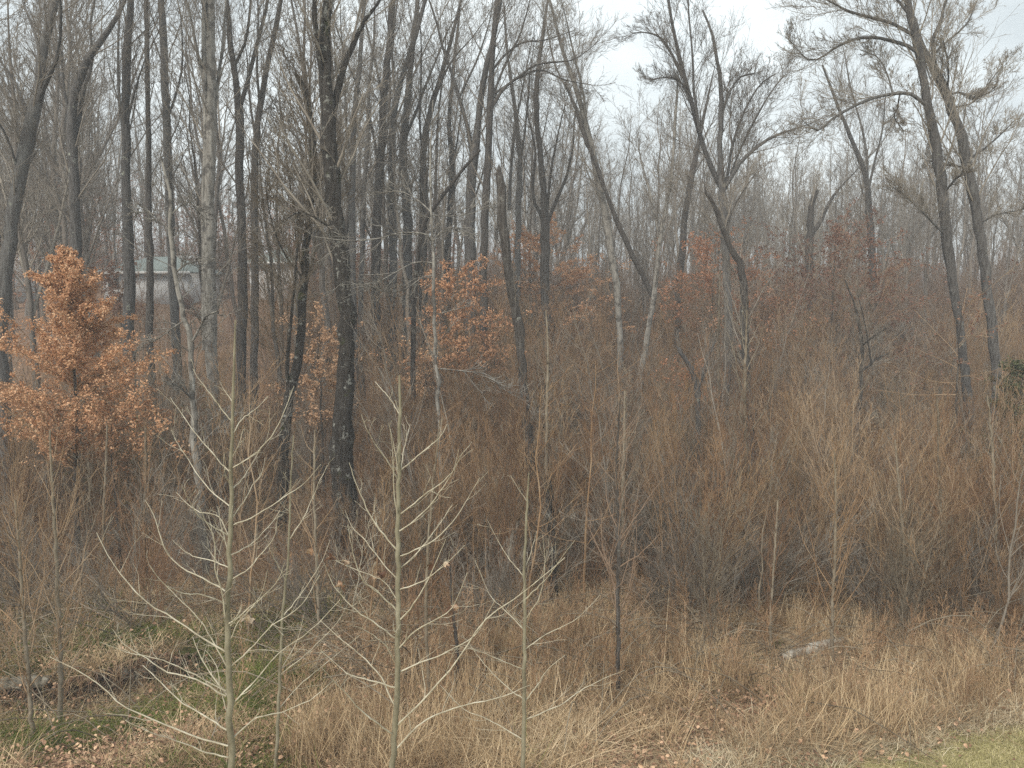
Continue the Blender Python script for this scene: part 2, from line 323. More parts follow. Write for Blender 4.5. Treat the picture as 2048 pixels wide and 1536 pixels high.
# scatter: one object = its own pieces (split by 'piece') instanced on its own loose points
def scatter_group():
    g = bpy.data.node_groups.new('scatter', 'GeometryNodeTree')
    g.interface.new_socket('Geometry', in_out='INPUT', socket_type='NodeSocketGeometry')
    g.interface.new_socket('Geometry', in_out='OUTPUT', socket_type='NodeSocketGeometry')
    N = g.nodes.new; l = g.links.new
    gi = N('NodeGroupInput'); go = N('NodeGroupOutput')
    at1 = N('GeometryNodeInputNamedAttribute'); at1.data_type = 'INT'; at1.inputs['Name'].default_value = 'piece'
    cmp = N('FunctionNodeCompare'); cmp.data_type = 'INT'; cmp.operation = 'GREATER_EQUAL'
    l(at1.outputs[0], cmp.inputs['A'] if 'A' in cmp.inputs else cmp.inputs[2])
    for s in cmp.inputs:
        if s.name == 'B' and s.type == 'INT': s.default_value = 1000
    sep = N('GeometryNodeSeparateGeometry'); sep.domain = 'POINT'
    l(gi.outputs[0], sep.inputs[0]); l(cmp.outputs[0], sep.inputs[1])
    split = N('GeometryNodeSplitToInstances'); split.domain = 'POINT'
    l(sep.outputs[1], split.inputs['Geometry'])
    at2 = N('GeometryNodeInputNamedAttribute'); at2.data_type = 'INT'; at2.inputs['Name'].default_value = 'piece'
    l(at2.outputs[0], split.inputs['Group ID'])
    iop = N('GeometryNodeInstanceOnPoints'); l(sep.outputs[0], iop.inputs['Points']); l(split.outputs[0], iop.inputs['Instance'])
    iop.inputs['Pick Instance'].default_value = True
    sub = N('ShaderNodeMath'); sub.operation = 'SUBTRACT'; sub.inputs[1].default_value = 1000
    at5 = N('GeometryNodeInputNamedAttribute'); at5.data_type = 'INT'; at5.inputs['Name'].default_value = 'piece'
    l(at5.outputs[0], sub.inputs[0]); l(sub.outputs[0], iop.inputs['Instance Index'])
    at3 = N('GeometryNodeInputNamedAttribute'); at3.data_type = 'FLOAT_VECTOR'; at3.inputs['Name'].default_value = 'rot'
    at4 = N('GeometryNodeInputNamedAttribute'); at4.data_type = 'FLOAT_VECTOR'; at4.inputs['Name'].default_value = 'scl'
    e2r = N('FunctionNodeEulerToRotation'); l(at3.outputs[0], e2r.inputs[0]); l(e2r.outputs[0], iop.inputs['Rotation']); l(at4.outputs[0], iop.inputs['Scale'])
    l(iop.outputs[0], go.inputs[0])
    return g
SG = scatter_group()
def scatter(name, pieces, pts, rot, scl, material, label, cat, smooth=False, mats=None):
    """pieces: list of (verts, quadloops); pts (K,3)"""
    vs, qs, ids, off = [], [], [], 0
    for i, (v, q) in enumerate(pieces):
        vs.append(v); qs.append(q + off); off += len(v); ids.append(np.full(len(v), i))
    K = len(pts); vs.append(np.asarray(pts)); ids.append(1000 + rng.integers(0, len(pieces), K))
    Vv = np.concatenate(vs); n0 = off
    R3 = np.zeros((len(Vv), 3), np.float32); R3[n0:] = rot; S3 = np.ones((len(Vv), 3), np.float32); S3[n0:] = scl
    q = np.concatenate(qs)
    me = mesh_from(name, Vv, q, np.full(len(q) // 4, 4), material, smooth,
                   {'piece': ('INT', np.concatenate(ids).astype(np.int32)), 'rot': ('FLOAT_VECTOR', R3), 'scl': ('FLOAT_VECTOR', S3)})
    o = link(name, me); md = o.modifiers.new('scatter', 'NODES'); md.node_group = SG
    return tag(o, label, cat, kind='stuff')

# ------------------------------------------------------------------ ground, lawn
def grid(xs, ys, dz=0.0):
    X, Y = np.meshgrid(xs, ys); Z = H(X, Y) + dz
    v = np.stack([X, Y, Z], -1).reshape(-1, 3); nx, ny = len(xs), len(ys)
    i = np.arange(nx * ny).reshape(ny, nx)
    q = np.stack([i[:-1, :-1], i[:-1, 1:], i[1:, 1:], i[1:, :-1]], -1).reshape(-1)
    return v, q
def spaced(a, b, fine_a, fine_b, step, grow_):
    o = list(np.arange(fine_a, fine_b, step)); s = step; x = fine_a
    while x > a: s *= grow_; x -= s; o.insert(0, x)
    s = step; x = o[-1]
    while x < b: s *= grow_; x += s; o.append(x)
    return np.array(o)
xs = spaced(-280, 280, -12, 12, .14, 1.06); ys = spaced(-60, 270, 7.5, 24, .12, 1.05)
v, q = grid(xs, ys)
def zones(x, y):
    u_, v_ = x, y
    straw = sst(24, 15, y) * .75 + sst(13.5, 11, y) * .35
    green = sst(-1.5, -5.0, x) * sst(17.5, 14.5, y) * .62 + .12 * sst(30, 20, y)
    s = (y - (14.0 + (x + 5.6) * 0.22 + 0.25 * np.sin(x * 1.7)))
    dark = sst(-.7, -.1, s) * sst(.28, .1, s) * sst(4.3, 5.6, -x)
    return np.stack([np.clip(straw, 0, 1), np.clip(green, 0, 1), np.clip(dark * .9, 0, 1), np.ones_like(x)], -1).astype(np.float32)
me = mesh_from('ground', v, q, np.full(len(q) // 4, 4), ground_mat(), True, {'zones': ('FLOAT_COLOR', zones(v[:, 0], v[:, 1]))})
g = link('ground', me); tag(g, kind='structure')
# mown lawn edge, lower right
def lawn_y(x): return 10.84 + .33 * (x - 4.6) + .10 * np.sin(x * 2.1) + .07 * np.sin(x * 5.3) + .04 * np.sin(x * 13.0)
lx = np.arange(-30, 40, .25); lt = np.linspace(0, 1, 40)
X = np.repeat(lx[None], 40, 0); Y = -12 + lt[:, None] * (lawn_y(lx)[None] + 12); Z = H(X, Y) + .012
vv = np.stack([X, Y, Z], -1).reshape(-1, 3); i = np.arange(X.size).reshape(X.shape)
qq = np.stack([i[:-1, :-1], i[:-1, 1:], i[1:, 1:], i[1:, :-1]], -1).reshape(-1)
M['lawn_base'] = mat('lawn_base', [(0.3, (0.22, 0.19, 0.085)), (0.5, (0.36, 0.32, 0.15)), (0.7, (0.52, 0.44, 0.26))], nscale=9, detail=6)
tag(link('lawn', mesh_from('lawn', vv, qq, np.full(len(qq) // 4, 4), M['lawn_base'], True)), kind='structure')

# ------------------------------------------------------------------ grass, weeds, litter (stuff)
def blade_clump(n, h, spread, lean, wd, rg, bend=.5):
    P = np.empty((n, 4, 3)); base = rg.normal(size=(n, 2)) * spread; d = rg.normal(size=(n, 2)) * lean
    hh = h * rg.uniform(.45, 1.15, n); tt = np.linspace(0, 1, 4)
    for s, t in enumerate(tt):
        P[:, s, :2] = base + d * hh[:, None] * (t + bend * t * t); P[:, s, 2] = hh * (t - .18 * t * t * np.linalg.norm(d, axis=1) * 2)
    a = rg.uniform(0, 6.28, n); sd_ = np.stack([np.cos(a), np.sin(a), np.zeros(n)], -1)
    ww = wd * np.array([1, .9, .6, .12]); Vt = np.stack([P - sd_[:, None] * ww[None, :, None], P + sd_[:, None] * ww[None, :, None]], 2)
    idx = np.arange(n * 8).reshape(n, 4, 2)
    q = np.stack([idx[:, :-1, 0], idx[:, :-1, 1], idx[:, 1:, 1], idx[:, 1:, 0]], -1).reshape(-1)
    return Vt.reshape(-1, 3), q
def spread_pts(K, x0, x1, y0, y1, keep=None, bias=1.0, sink=0.02):
    y = y0 + (y1 - y0) * rng.uniform(0, 1, K) ** bias
    half = .72 * y + 2
    x = rng.uniform(-1, 1, K) * half
    m = (x > x0) & (x < x1)
    if keep is not None: m &= rng.uniform(0, 1, K) < keep(x, y)
    x, y = x[m], y[m]
    return np.stack([x, y, H(x, y) - sink], -1)
def rs(K, s0, s1, tilt=.1, zs=1.0):
    rot = np.stack([rng.normal(size=K) * tilt, rng.normal(size=K) * tilt, rng.uniform(0, 6.28, K)], -1)
    s = rng.uniform(s0, s1, K)[:, None] * np.array([[1, 1, zs]]); return rot, s
def pn(x, y, k, ph=0):   # cheap patch noise 0..1
    return .5 + .25 * (np.sin(k * x + 1.3 * np.sin(k * .7 * y + ph) + ph) + np.sin(k * 1.3 * y + 1.7 * np.sin(k * .6 * x + ph * 2)))
onl = lambda x, y: (y > lawn_y(x) - .12).astype(float)
# long dry grass
inlog = lambda x, y: 1 - .96 * ((y > 12.8) & (y < 16.4) & (x / y > .325) & (x / y < .455))
pc = [blade_clump(30, .42, .10, .38, .0045, rng) for _ in range(4)] + [blade_clump(46, .30, .16, .95, .0045, rng, .8) for _ in range(6)]
p = spread_pts(12500, -30, 30, 10, 19, lambda x, y: onl(x, y) * inlog(x, y) * (.22 + .78 * (pn(x, y, 1.1, .5) > .42)) * (.4 + .6 * (pn(x, y, 2.3, 4) > .4)) * np.where((x < -2.5) & (y < 17), .25 + .6 * (pn(x, y, 1.1, 1) < .45), 1), 1.2)
r_, s_ = rs(len(p), .6, 1.35, .2); scatter('dry_grass', pc, p, r_, s_, M['straw'], 'long dry tan grass matted over the near ground', 'grass')
# tall thin straw stems on the lower right
pc = [blade_clump(16, .85, .12, .22, .0045, rng, .3) for _ in range(5)]
p = spread_pts(2600, -3, 30, 10.2, 16, lambda x, y: onl(x, y) * (pn(x, y, .9, 2) > .45))
r_, s_ = rs(len(p), .6, 1.25, .15); scatter('straw_stalks', pc, p, r_, s_, M['straw'], 'tall straw coloured stalks standing above the dry grass', 'grass')
# dead weeds
def weed_piece(rg, h=1.0):
    P0 = np.zeros((1, 5, 3)); P0[0, :, 2] = np.linspace(0, h, 5); P0[0, 1:, :2] = rg.normal(size=(4, 2)) * .03
    R0 = np.linspace(.005, .0025, 5)[None]
    P1, R1 = grow(P0, R0, 12, .25, .97, .6, .35, .7, 3, .25, .15, .0022, rg=rg); P2, R2 = grow(P1, R1, 4, .3, 1, .7, .5, .7, 2, .2, .1, .002, rg=rg)
    a = tubes(P0, R0, 3); b = tubes(P1, R1, 3); c = tubes(P2, R2, 3)
    return np.concatenate([a[0], b[0], c[0]]), np.concatenate([a[1], b[1] + len(a[0]), c[1] + len(a[0]) + len(b[0])])
pc = [weed_piece(rng, random.uniform(.8, 1.3)) for _ in range(7)]
p = spread_pts(4200, -30, 30, 11.6, 26, lambda x, y: onl(x, y) * inlog(x, y) * sst(10.8, 14, y) * np.where((x < -2.5) & (y < 16.5), .3, 1) * (.3 + .7 * pn(x, y, .8, 3)), 1.1)
r_, s_ = rs(len(p), .6, 1.3, .12); scatter('dead_weeds', pc, p, r_, s_, M['weed'], 'brown dead weed stems crowded among the dry grass', 'weeds')
# green hummock grass in the lower left
pc = [blade_clump(60, .20, .14, .8, .004, rng, .8) for _ in range(5)]
p = spread_pts(9000, -30, 5, 10, 18, lambda x, y: (sst(-2.2, -5, x) * .95 + .03) * (pn(x, y, 1.3, 1) > .46) * np.where(y > 15.5, .5, 1))
r_, s_ = rs(len(p), .6, 1.4, .3); scatter('green_grass', pc, p, r_, s_, M['green'], 'low mossy green grass clumps by the washed-out bank', 'grass')
# leaf litter
def litter_piece(rg):
    pts = np.concatenate([rg.normal(size=(34, 2)) * .34, rg.uniform(.0, .06, (34, 1))], 1)
    return leaf_cards(pts, .05, rg, flat=1.2, fold=.3, narrow=.7)
pc = [litter_piece(rng) for _ in range(6)]
p = spread_pts(9000, -40, 40, 10, 46, lambda x, y: onl(x, y) * inlog(x, y) * (.4 + .6 * pn(x, y, .7, 4)), 1.4, -.01)
r_, s_ = rs(len(p), .7, 1.4, .1); scatter('leaf_litter', pc, p, r_, s_, M['litter'], 'brown fallen leaves lying all over the woodland floor', 'leaves')
# lawn blades
pc = [blade_clump(70, .05, .12, .5, .0035, rng) for _ in range(4)]
xx = rng.uniform(2.5, 11.5, 9000); yy = rng.uniform(8.5, 13.5, 9000); k_ = yy < lawn_y(xx) + .1; xx, yy = xx[k_], yy[k_]
p = np.stack([xx, yy, H(xx, yy)], -1); r_, s_ = rs(len(p), .7, 1.3, .1)
scatter('lawn_grass', pc, p, r_, s_, M['lawn_grass'], 'short mown yellow-green grass at the lawn corner', 'grass')

pc = [blade_clump(40, .16, .12, .6, .004, rng, .6) for _ in range(4)]
xx = rng.uniform(2.5, 12, 1500); yy = lawn_y(xx) + rng.normal(size=1500) * .22 + .05
p = np.stack([xx, yy, H(xx, yy)], -1); r_, s_ = rs(len(p), .5, 1.4, .2)
scatter('pale_edge_grass', pc, p, r_, s_, M['leaf_pale'] if 0 else M['edge_straw'], 'bleached short grass along the ragged lawn edge', 'grass')
# ------------------------------------------------------------------ thicket
def shrub_groups(rg, h, stems=7, fan=.22, side=11, tw=5, thick=.011):
    P0 = np.empty((stems, 7, 3)); d = rg.normal(size=(stems, 2)) * fan; hh = h * rg.uniform(.6, 1.1, stems); t = np.linspace(0, 1, 7)
    b0 = rg.normal(size=(stems, 2)) * .12
    for s in range(7):
        P0[:, s, :2] = b0 + d * hh[:, None] * t[s] + rg.normal(size=(stems, 2)) * .035 * (s > 0); P0[:, s, 2] = hh * t[s]
    R0 = thick * (1 - .75 * t)[None] * rg.uniform(.7, 1.3, stems)[:, None]
    P1, R1 = grow(P0, R0, side, .18, .97, .55, .34, .62, 4, .45, .09, .0035, .55, rg=rg)
    P2, R2 = grow(P1, R1, tw, .2, 1, .5, .5, .8, 3, .3, .12, .003, .4, rg=rg)
    P3, R3 = grow(P2, R2, 2, .3, 1, .5, .6, .9, 2, .3, .1, .0026, .3, rg=rg)
    return [(P0, R0, 4), (P1, R1, 3), (P2, R2, 3), (P3, R3, 3)]
def merge_tubes(groups):
    vs, qs, off = [], [], 0
    for P, R, k in groups:
        v, q = tubes(P, R, k); vs.append(v); qs.append(q + off); off += len(v)
    return np.concatenate(vs), np.concatenate(qs)
# far-reaching thicket as one mass (individual bushes follow below)
def dens(x, y):
    near = sst(14.5, 17.5, y + .25 * x * (x > 0))
    bee = 1 - .75 * ((x / y < -.41) & (y < 21) & (y > 16.5))
    clear = bee * (1 - .85 * np.exp(-((x + 8) ** 2 / 16 + (y - 22) ** 2 / 22)))         # leafy opening left of centre
    house = 1 - .9 * ((y > 34) & (x / y < -.3))
    near = np.where((y < 16.6) & (x / y > .32) & (x / y < .46), near * .08, near)
    near = near * np.where((x / y > -.42) & (x / y < -.13) & (y < 21.5), .3, 1)
    near = np.maximum(near, .75 * sst(12.4, 14.2, y) * ((x / y < -.5)) * (y > 14.4))
    return near * clear * house * (.45 + .55 * pn(x, y, .45, 1))
pc = [merge_tubes(shrub_groups(rng, h, st, fan, 10, 4, .012)) for h, st, fan in ((3.4, 6, .2), (2.6, 8, .38), (4.2, 5, .15), (3.0, 7, .3), (3.8, 6, .22), (2.2, 9, .5))]
def tall(p): return 1 + .45 * sst(20, 45, p[:, 1])[:, None]
p = spread_pts(1500, -70, 70, 15, 62, lambda x, y: dens(x, y) * (.25 + .75 * (pn(x, y, .5, 2) > .47)), 1.15)
r_, s_ = rs(len(p), .5, 1.3, .14); s_ = s_ * tall(p); scatter('thicket', pc, p, r_, s_, M['twig_brown'], 'dense brown leafless thicket filling the hollow below the trees', 'thicket')
pc2 = [merge_tubes(shrub_groups(rng, h, st, fan, 9, 4, .010)) for h, st, fan in ((2.4, 9, .55), (3.2, 6, .3), (1.8, 10, .7))]
p = spread_pts(900, -70, 70, 15, 62, lambda x, y: dens(x, y) * (.1 + .9 * (pn(x, y, .6, 5) > .55)), 1.15)
r_, s_ = rs(len(p), .6, 1.4, .25); s_ = s_ * tall(p); scatter('grey_brush', pc2, p, r_, s_, M['twig_grey'], 'patches of arching grey brush inside the brown thicket', 'brush')
pc3 = [merge_tubes(shrub_groups(rng, h, st, fan, 14, 3, .009)) for h, st, fan in ((3.6, 3, .12), (2.9, 4, .2), (4.3, 2, .1))]
p = spread_pts(800, -70, 70, 15, 62, lambda x, y: dens(x, y) * (.1 + .9 * (pn(x, y, .55, 9) > .55)), 1.15)
r_, s_ = rs(len(p), .6, 1.3, .1); s_ = s_ * tall(p); scatter('tan_brush', pc3, p, r_, s_, M['twig_tan'], 'patches of finer tan-gold brush glowing through the thicket', 'brush')
# canes and fallen stems lying every way through the brush
def cane(rg):
    n = 9; P = np.empty((n, 7, 3)); a = rg.uniform(0, 6.28, n); L_ = rg.uniform(1.2, 3.2, n); e = rg.uniform(.1, 1.1, n); t = np.linspace(0, 1, 7); b = rg.normal(size=(n, 2)) * .5
    for q in range(7):
        P[:, q, 0] = b[:, 0] + np.cos(a) * L_ * t[q] * .8; P[:, q, 1] = b[:, 1] + np.sin(a) * L_ * t[q] * .8
        P[:, q, 2] = np.maximum(L_ * (e * t[q] - (e * .8) * t[q] ** 2) + .05, .02) + rg.normal(size=n) * .02
    return merge_tubes([(P, np.linspace(.009, .004, 7)[None] * rg.uniform(.6, 1.6, (n, 1)), 3)])
p = spread_pts(1500, -50, 50, 12.5, 40, lambda x, y: onl(x, y) * (.3 + .7 * pn(x, y, .7, 7)) * (1 - .9 * ((y < 16.4) & (x / y > .32) & (x / y < .46))), 1.1)
r_, s_ = rs(len(p), .6, 1.2, .1); scatter('bramble_canes', [cane(rng) for _ in range(6)], p, r_, s_, M['sap_brown'], 'arching canes and dead stems lying every way through the brush', 'brambles')
pc = [merge_tubes(shrub_groups(rng, h, st, fan, 9, 4, .016)) for h, st, fan in ((4.5, 6, .2), (3.6, 7, .25), (5.5, 5, .14))]
p = spread_pts(1900, -110, 110, 50, 125, lambda x, y: np.where((x / y < -.36) & (x / y > -.56) & (y < 84), .02, 1) * np.where((x / y < -.25) & (y < 84), .15, 1), 1.2)
r_, s_ = rs(len(p), .7, 1.3, .08); s_ = s_ * 1.1
scatter('far_undergrowth', pc, p, r_, s_, M['twig_far'], 'grey-brown undergrowth massed beneath the far trees', 'undergrowth')

# ------------------------------------------------------------------ tree makers
def forest_groups(rg, h=20., r0=.17, forks=1, crown=.38, dense=1.0, upr=.5, lean=.02):
    N = 14; t = np.linspace(0, 1, N); P0 = np.zeros((1, N, 3)); P0[0, :, 2] = h * t
    wob = np.cumsum(rg.normal(size=(N, 2)) * h * .006, 0); P0[0, 1:, :2] += wob[1:] + (rg.normal(size=2) * lean * h)[None] * t[1:, None]
    R0 = (r0 * (1 - .86 * t ** 1.1))[None]; R0[0, 0] *= 1.35
    T = [(P0, R0)]
    if forks:
        Pf, Rf = grow(P0, R0, forks, crown * .75, crown * 1.35, .32, .55, .78, 10, .35, .05, .02, .35, rg=rg)
    else: Pf, Rf = np.zeros((0, 10, 3)), np.zeros((0, 10))
    Pa, Ra = grow(P0, R0, int(17 * dense), crown, .97, .7, .30, .36, 7, upr, .10, .012, .62, rg=rg)
    Pb, Rb = grow(Pf, Rf, int(10 * dense), .15, .97, .62, .36, .42, 7, upr, .10, .012, .55, rg=rg)
    P1 = np.concatenate([Pa, Pb]); R1 = np.concatenate([Ra, Rb])
    P2, R2 = grow(P1, R1, 7, .15, 1, .6, .42, .6, 4, .25, .13, .008, .45, rg=rg)
    P3, R3 = grow(P2, R2, 5, .15, 1, .6, .45, .8, 3, .2, .15, .0065, .35, rg=rg)
    P4, R4 = grow(P3, R3, 2, .3, 1, .6, .6, .9, 2, .15, .15, .0055, .3, rg=rg)
    return T, [(Pf, Rf, 6), (P1, R1, 4), (P2, R2, 3), (P3, R3, 3), (P4, R4, 3)]

protos = []
for k in range(11):
    rg = np.random.default_rng(100 + k)
    h = (21, 19, 23, 18, 20, 22, 16, 19, 24, 17, 20)[k]; fk = (1, 2, 0, 2, 1, 3, 1, 0, 1, 2, 2)[k]
    T, G = forest_groups(rg, h, .0073 * h * rg.uniform(.8, 1.15), fk, (.4, .3, .5, .3, .42, .28, .35, .45, .45, .3, .36)[k], lean=.03)
    protos.append((tube_mesh('tree_trunk', [(T[0][0], T[0][1], 8)], M['bark_forest']), tube_mesh('tree_crown', G, M['twig_grey']), h))
def proto_tree(k, x, y, s, rz, label, group, tilt=(0, 0)):
    r = empty('bare_tree', (x, y, hz(x, y) - .1), label, 'tree', group); r.rotation_euler = (tilt[0], tilt[1], rz); r.scale = (s, s, s)
    link('trunk', protos[k][0], r); link('crown', protos[k][1], r)['kind'] = 'stuff'
    return r

# ------------------------------------------------------------------ traced trees
def hero(name, label, pts, d, bark, limbs=(), twigm='twig_grey', top=None, n=34, side=8, side_len=2.2, t0=.3, cat='tree', group=None, dense=1., k=12, up=.5, cap=False, tw=5, sang=.62, base_drop=True, wob=.12, dr=0.0, fine=.006, rs=1.0):
    """pts: [(u, v, radius px)] from base to top at distance d; limbs: [(pts, depth offset)]"""
    rg = np.random.default_rng(abs(hash_(label)))
    s = d / F * rs * (.88 if bark in ('bark_grey', 'bark_pale') and rs == 1.0 else 1)
    P = []
    m_ = len(pts)
    for i_, (u, v, r) in enumerate(pts):
        q_ = at(u, v, d + dr * i_ / (m_ - 1)); P.append([*q_, r * s])
    b = P[0]
    zb = hz(b[0], b[1]) - .15
    if base_drop and b[2] > zb + .1:
        P.insert(0, [b[0], b[1], zb, b[3] * 1.15])
    elif b[2] < zb - .3:
        while len(P) > 2 and P[1][2] < zb + .2: P.pop(0)
        P[0] = [P[0][0], P[0][1], zb, P[0][3]]
    if top:
        a, c_ = np.array(P[-2]), np.array(P[-1]); dr_ = (c_ - a)[:3]; dr_ /= np.linalg.norm(dr_); cur = c_.copy()
        m = max(2, int((top - cur[2]) / 2)); 
        for j in range(m):
            dr_ = dr_ + rg.normal(size=3) * .06; dr_[2] = abs(dr_[2]) + .05; dr_ /= np.linalg.norm(dr_)
            cur = cur.copy(); cur[:3] += dr_ * (top - c_[2]) / m; cur[3] = c_[3] * (1 - .85 * (j + 1) / m); P.append(list(cur))
    o = resamp(P, n, wob, rg)
    o[:, 3] *= rg.uniform(.93, 1.07, n)
    if cap: o[-1, 3] = .002
    org = np.array([o[0, 0], o[0, 1], o[0, 2]])
    root = empty(name, org, label, cat, group)
    P0, R0 = poly(o)
    link('trunk', tube_mesh('trunk', [(P0, R0, k)], M[bark], origin=org), root)
    allP, allR = [P0], [R0]; crown = []
    for L_ in limbs:
        lp, off = L_[0], L_[1]; q_ = []
        for j, (u, v, r) in enumerate(lp):
            fz = j / (len(lp) - 1); q_.append([*at(u, v, d + off * fz), r * s * .74])
        ex = L_[2] if len(L_) > 2 else None
        if ex:   # go on upwards beyond what was traced
            a, c_ = np.array(q_[-2]), np.array(q_[-1]); dd = (c_ - a)[:3]; dd /= np.linalg.norm(dd)
            for j in range(4):
                dd = dd + rg.normal(size=3) * .07; dd[2] += .05; dd /= np.linalg.norm(dd); cur = np.array(q_[-1]); cur[:3] += dd * ex / 4; cur[3] = c_[3] * (1 - .8 * (j + 1) / 4); q_.append(list(cur))
        lo = resamp(q_, 16, .1, rg); Pl, Rl = poly(lo); Rl[0, -1] = min(Rl[0, -1], .012)
        link('limb', tube_mesh('limb', [(Pl, Rl, 7)], M[bark], origin=org), root)
        A, B = grow(Pl, Rl, int(12 * dense), .12, 1, .55, .42, .26, 8, up * .7, .09, fine * 1.3, .4, rg=rg, wmax=side_len * 1.1); crown.append((A, B))
    if side:
        A, B = grow(P0, R0, int(side * dense * 1.5), t0, .97, sang * .85, .3, .22, 8, up, .08, fine * 1.4, .45, absl=side_len * 1.6, rg=rg); crown.append((A, B))
    cg = []
    for A, B in crown:
        cg.append((A, B, 4))
        P2, R2 = grow(A, B, tw + 2, .12, 1, .6, .55, .5, 5, .3, .11, fine * .85, .4, rg=rg)
        uu, vvv = proj(P2[:, 0]); kp = vvv > -420; P2, R2 = P2[kp], R2[kp]
        P3, R3 = grow(P2, R2, tw, .15, 1, .6, .55, .8, 3, .2, .13, fine * .7, .3, rg=rg)
        uu, vvv = proj(P3[:, 0]); kp = vvv > -150; P3, R3 = P3[kp], R3[kp]
        P4, R4 = grow(P3, R3, 2, .25, 1, .6, .6, .9, 2, .15, .15, fine * .55, .3, rg=rg)
        cg += [(P2, R2, 3), (P3, R3, 3), (P4, R4, 3)]
    if crown: link('crown', tube_mesh('crown', cg, M[twigm], origin=org), root)['kind'] = 'stuff'
    return root, P0, R0, org
def hash_(s):
    h = 5381
    for ch in s: h = (h * 33 + ord(ch)) & 0x7fffffff
    return h

# --- trees of the middle distance, traced
hero('bare_tree', 'thick dark trunk with moss down its right flank, swollen at the foot',
     [(704, 1180, 21), (700, 1090, 20), (690, 980, 19), (683, 880, 17), (686, 800, 14), (694, 700, 12), (688, 600, 12), (678, 500, 12), (668, 400, 12), (660, 300, 12), (652, 200, 10), (650, 100, 8), (657, 0, 7)], 21, 'bark_moss',
     limbs=[([(665, 245, 7), (672, 200, 7), (686, 137, 6), (711, 78, 5), (731, 39, 4), (750, 15, 3)], .8, 3), ([(650, 190, 6), (640, 120, 5), (630, 40, 5), (628, -30, 4)], -.5, 4), ([(675, 470, 3), (640, 440, 2.5), (600, 425, 2), (570, 440, 1)], -1)], top=17, side=11, t0=.42, side_len=2.4, n=46, k=16, rs=1.35)
hero('bare_tree', 'crooked lichen-spotted tree left of the thick mossy trunk, its top broken off',
     [(563, 1120, 9), (566, 1000, 10), (568, 880, 10), (576, 800, 9), (592, 745, 9), (600, 680, 8), (606, 600, 8), (613, 500, 7), (620, 420, 7), (626, 300, 7), (614, 200, 6), (600, 160, 5), (588, 138, 3)], 23, 'bark_moss',
     limbs=[([(578, 790, 6), (574, 740, 5), (580, 660, 4), (590, 560, 3), (596, 470, 2)], -.6), ([(608, 560, 3), (565, 500, 2.2), (540, 430, 1.6), (530, 360, 1)], -1.2), ([(622, 450, 3), (650, 400, 2), (664, 340, 1.5), (676, 280, 1)], -1.), ([(616, 480, 3), (590, 420, 2), (575, 330, 1.5), (565, 250, 1)], .8)],
     twigm='sap_brown', side=14, t0=.45, side_len=1.8, tw=6, cap=True, up=.5, rs=1.1)
hero('dead_tree', 'contorted pale grey dying tree with peeling bark, left of the first pale sapling',
     [(416, 1220, 8), (410, 1120, 9), (402, 1020, 9), (393, 920, 9), (386, 830, 7), (384, 740, 6), (380, 690, 7), (370, 645, 6), (360, 595, 6), (350, 540, 5), (343, 480, 5), (338, 430, 4), (341, 385, 4), (329, 345, 3), (318, 300, 2)], 19, 'bark_pale',
     limbs=[([(380, 690, 4), (400, 655, 3.5), (412, 633, 3), (435, 622, 2)], -.5), ([(366, 643, 3), (340, 660, 2), (312, 680, 1.5), (283, 686, 1)], .5), ([(352, 545, 3), (370, 530, 2.5), (395, 522, 2), (412, 519, 1)], -.4), ([(346, 470, 2.5), (320, 440, 2), (300, 425, 1.6), (262, 424, 1)], .4), ([(386, 800, 3), (360, 775, 2), (342, 765, 1.5)], -.8), ([(392, 900, 3), (440, 850, 2), (478, 825, 1.4)], .8), ([(341, 430, 3), (372, 405, 2), (395, 418, 1.6), (410, 440, 1)], .3)],
     twigm='bark_pale', side=10, t0=.35, side_len=1., tw=3, up=0, sang=1.1, wob=.35, cap=True, rs=.85)
hero('bare_tree', 'slender lichen-white tree holding long level pale branches, left of the tall broken snag',
     [(883, 1110, 5), (882, 960, 6), (878, 850, 5.5), (874, 750, 5), (870, 650, 5), (868, 560, 5), (866, 480, 4), (863, 430, 3.5), (861, 360, 3), (862, 290, 2), (866, 200, 1.2)], 20, 'bark_pale',
     limbs=[([(862, 482, 3.2), (852, 468, 3), (800, 466, 3), (750, 478, 2.6), (690, 481, 2.2), (622, 472, 1.2)], -.8), ([(865, 482, 3), (885, 462, 2.4), (908, 455, 2), (942, 470, 1)], -.4), ([(863, 425, 3), (835, 400, 2.4), (800, 383, 2), (755, 386, 1.2)], .5),
             ([(867, 526, 3), (830, 525, 2.6), (790, 545, 2.4), (745, 567, 2), (680, 569, 1)], -.5), ([(866, 551, 2.6), (845, 555, 2.4), (810, 578, 2.2), (770, 584, 2), (742, 566, 1.2)], -.9), ([(876, 737, 2.6), (925, 742, 2.2), (975, 750, 2), (1010, 780, 1.8), (1046, 800, 1)], .6), ([(863, 430, 2), (900, 432, 1.8), (950, 425, 1.5), (985, 405, 1)], .7)],
     twigm='bark_pale', side=7, t0=.4, side_len=.9, tw=3, up=0, dense=.8, sang=1.2, rs=.68, wob=.5)
hero('dead_tree', 'tall grey broken snag with a knob halfway up, its top snapped off',
     [(1072, 1150, 10), (1068, 1040, 9.5), (1063, 940, 9.5), (1055, 850, 9), (1048, 780, 8), (1042, 700, 9), (1037, 650, 10), (1024, 590, 9), (1014, 520, 9), (1005, 430, 9), (1001, 360, 8), (998, 326, 4)], 22, 'bark_dark',
     limbs=[([(1063, 860, 2), (1082, 800, 1.6), (1100, 740, 1)], -.5)], side=5, t0=.1, side_len=.8, tw=3, cap=True, up=.1)
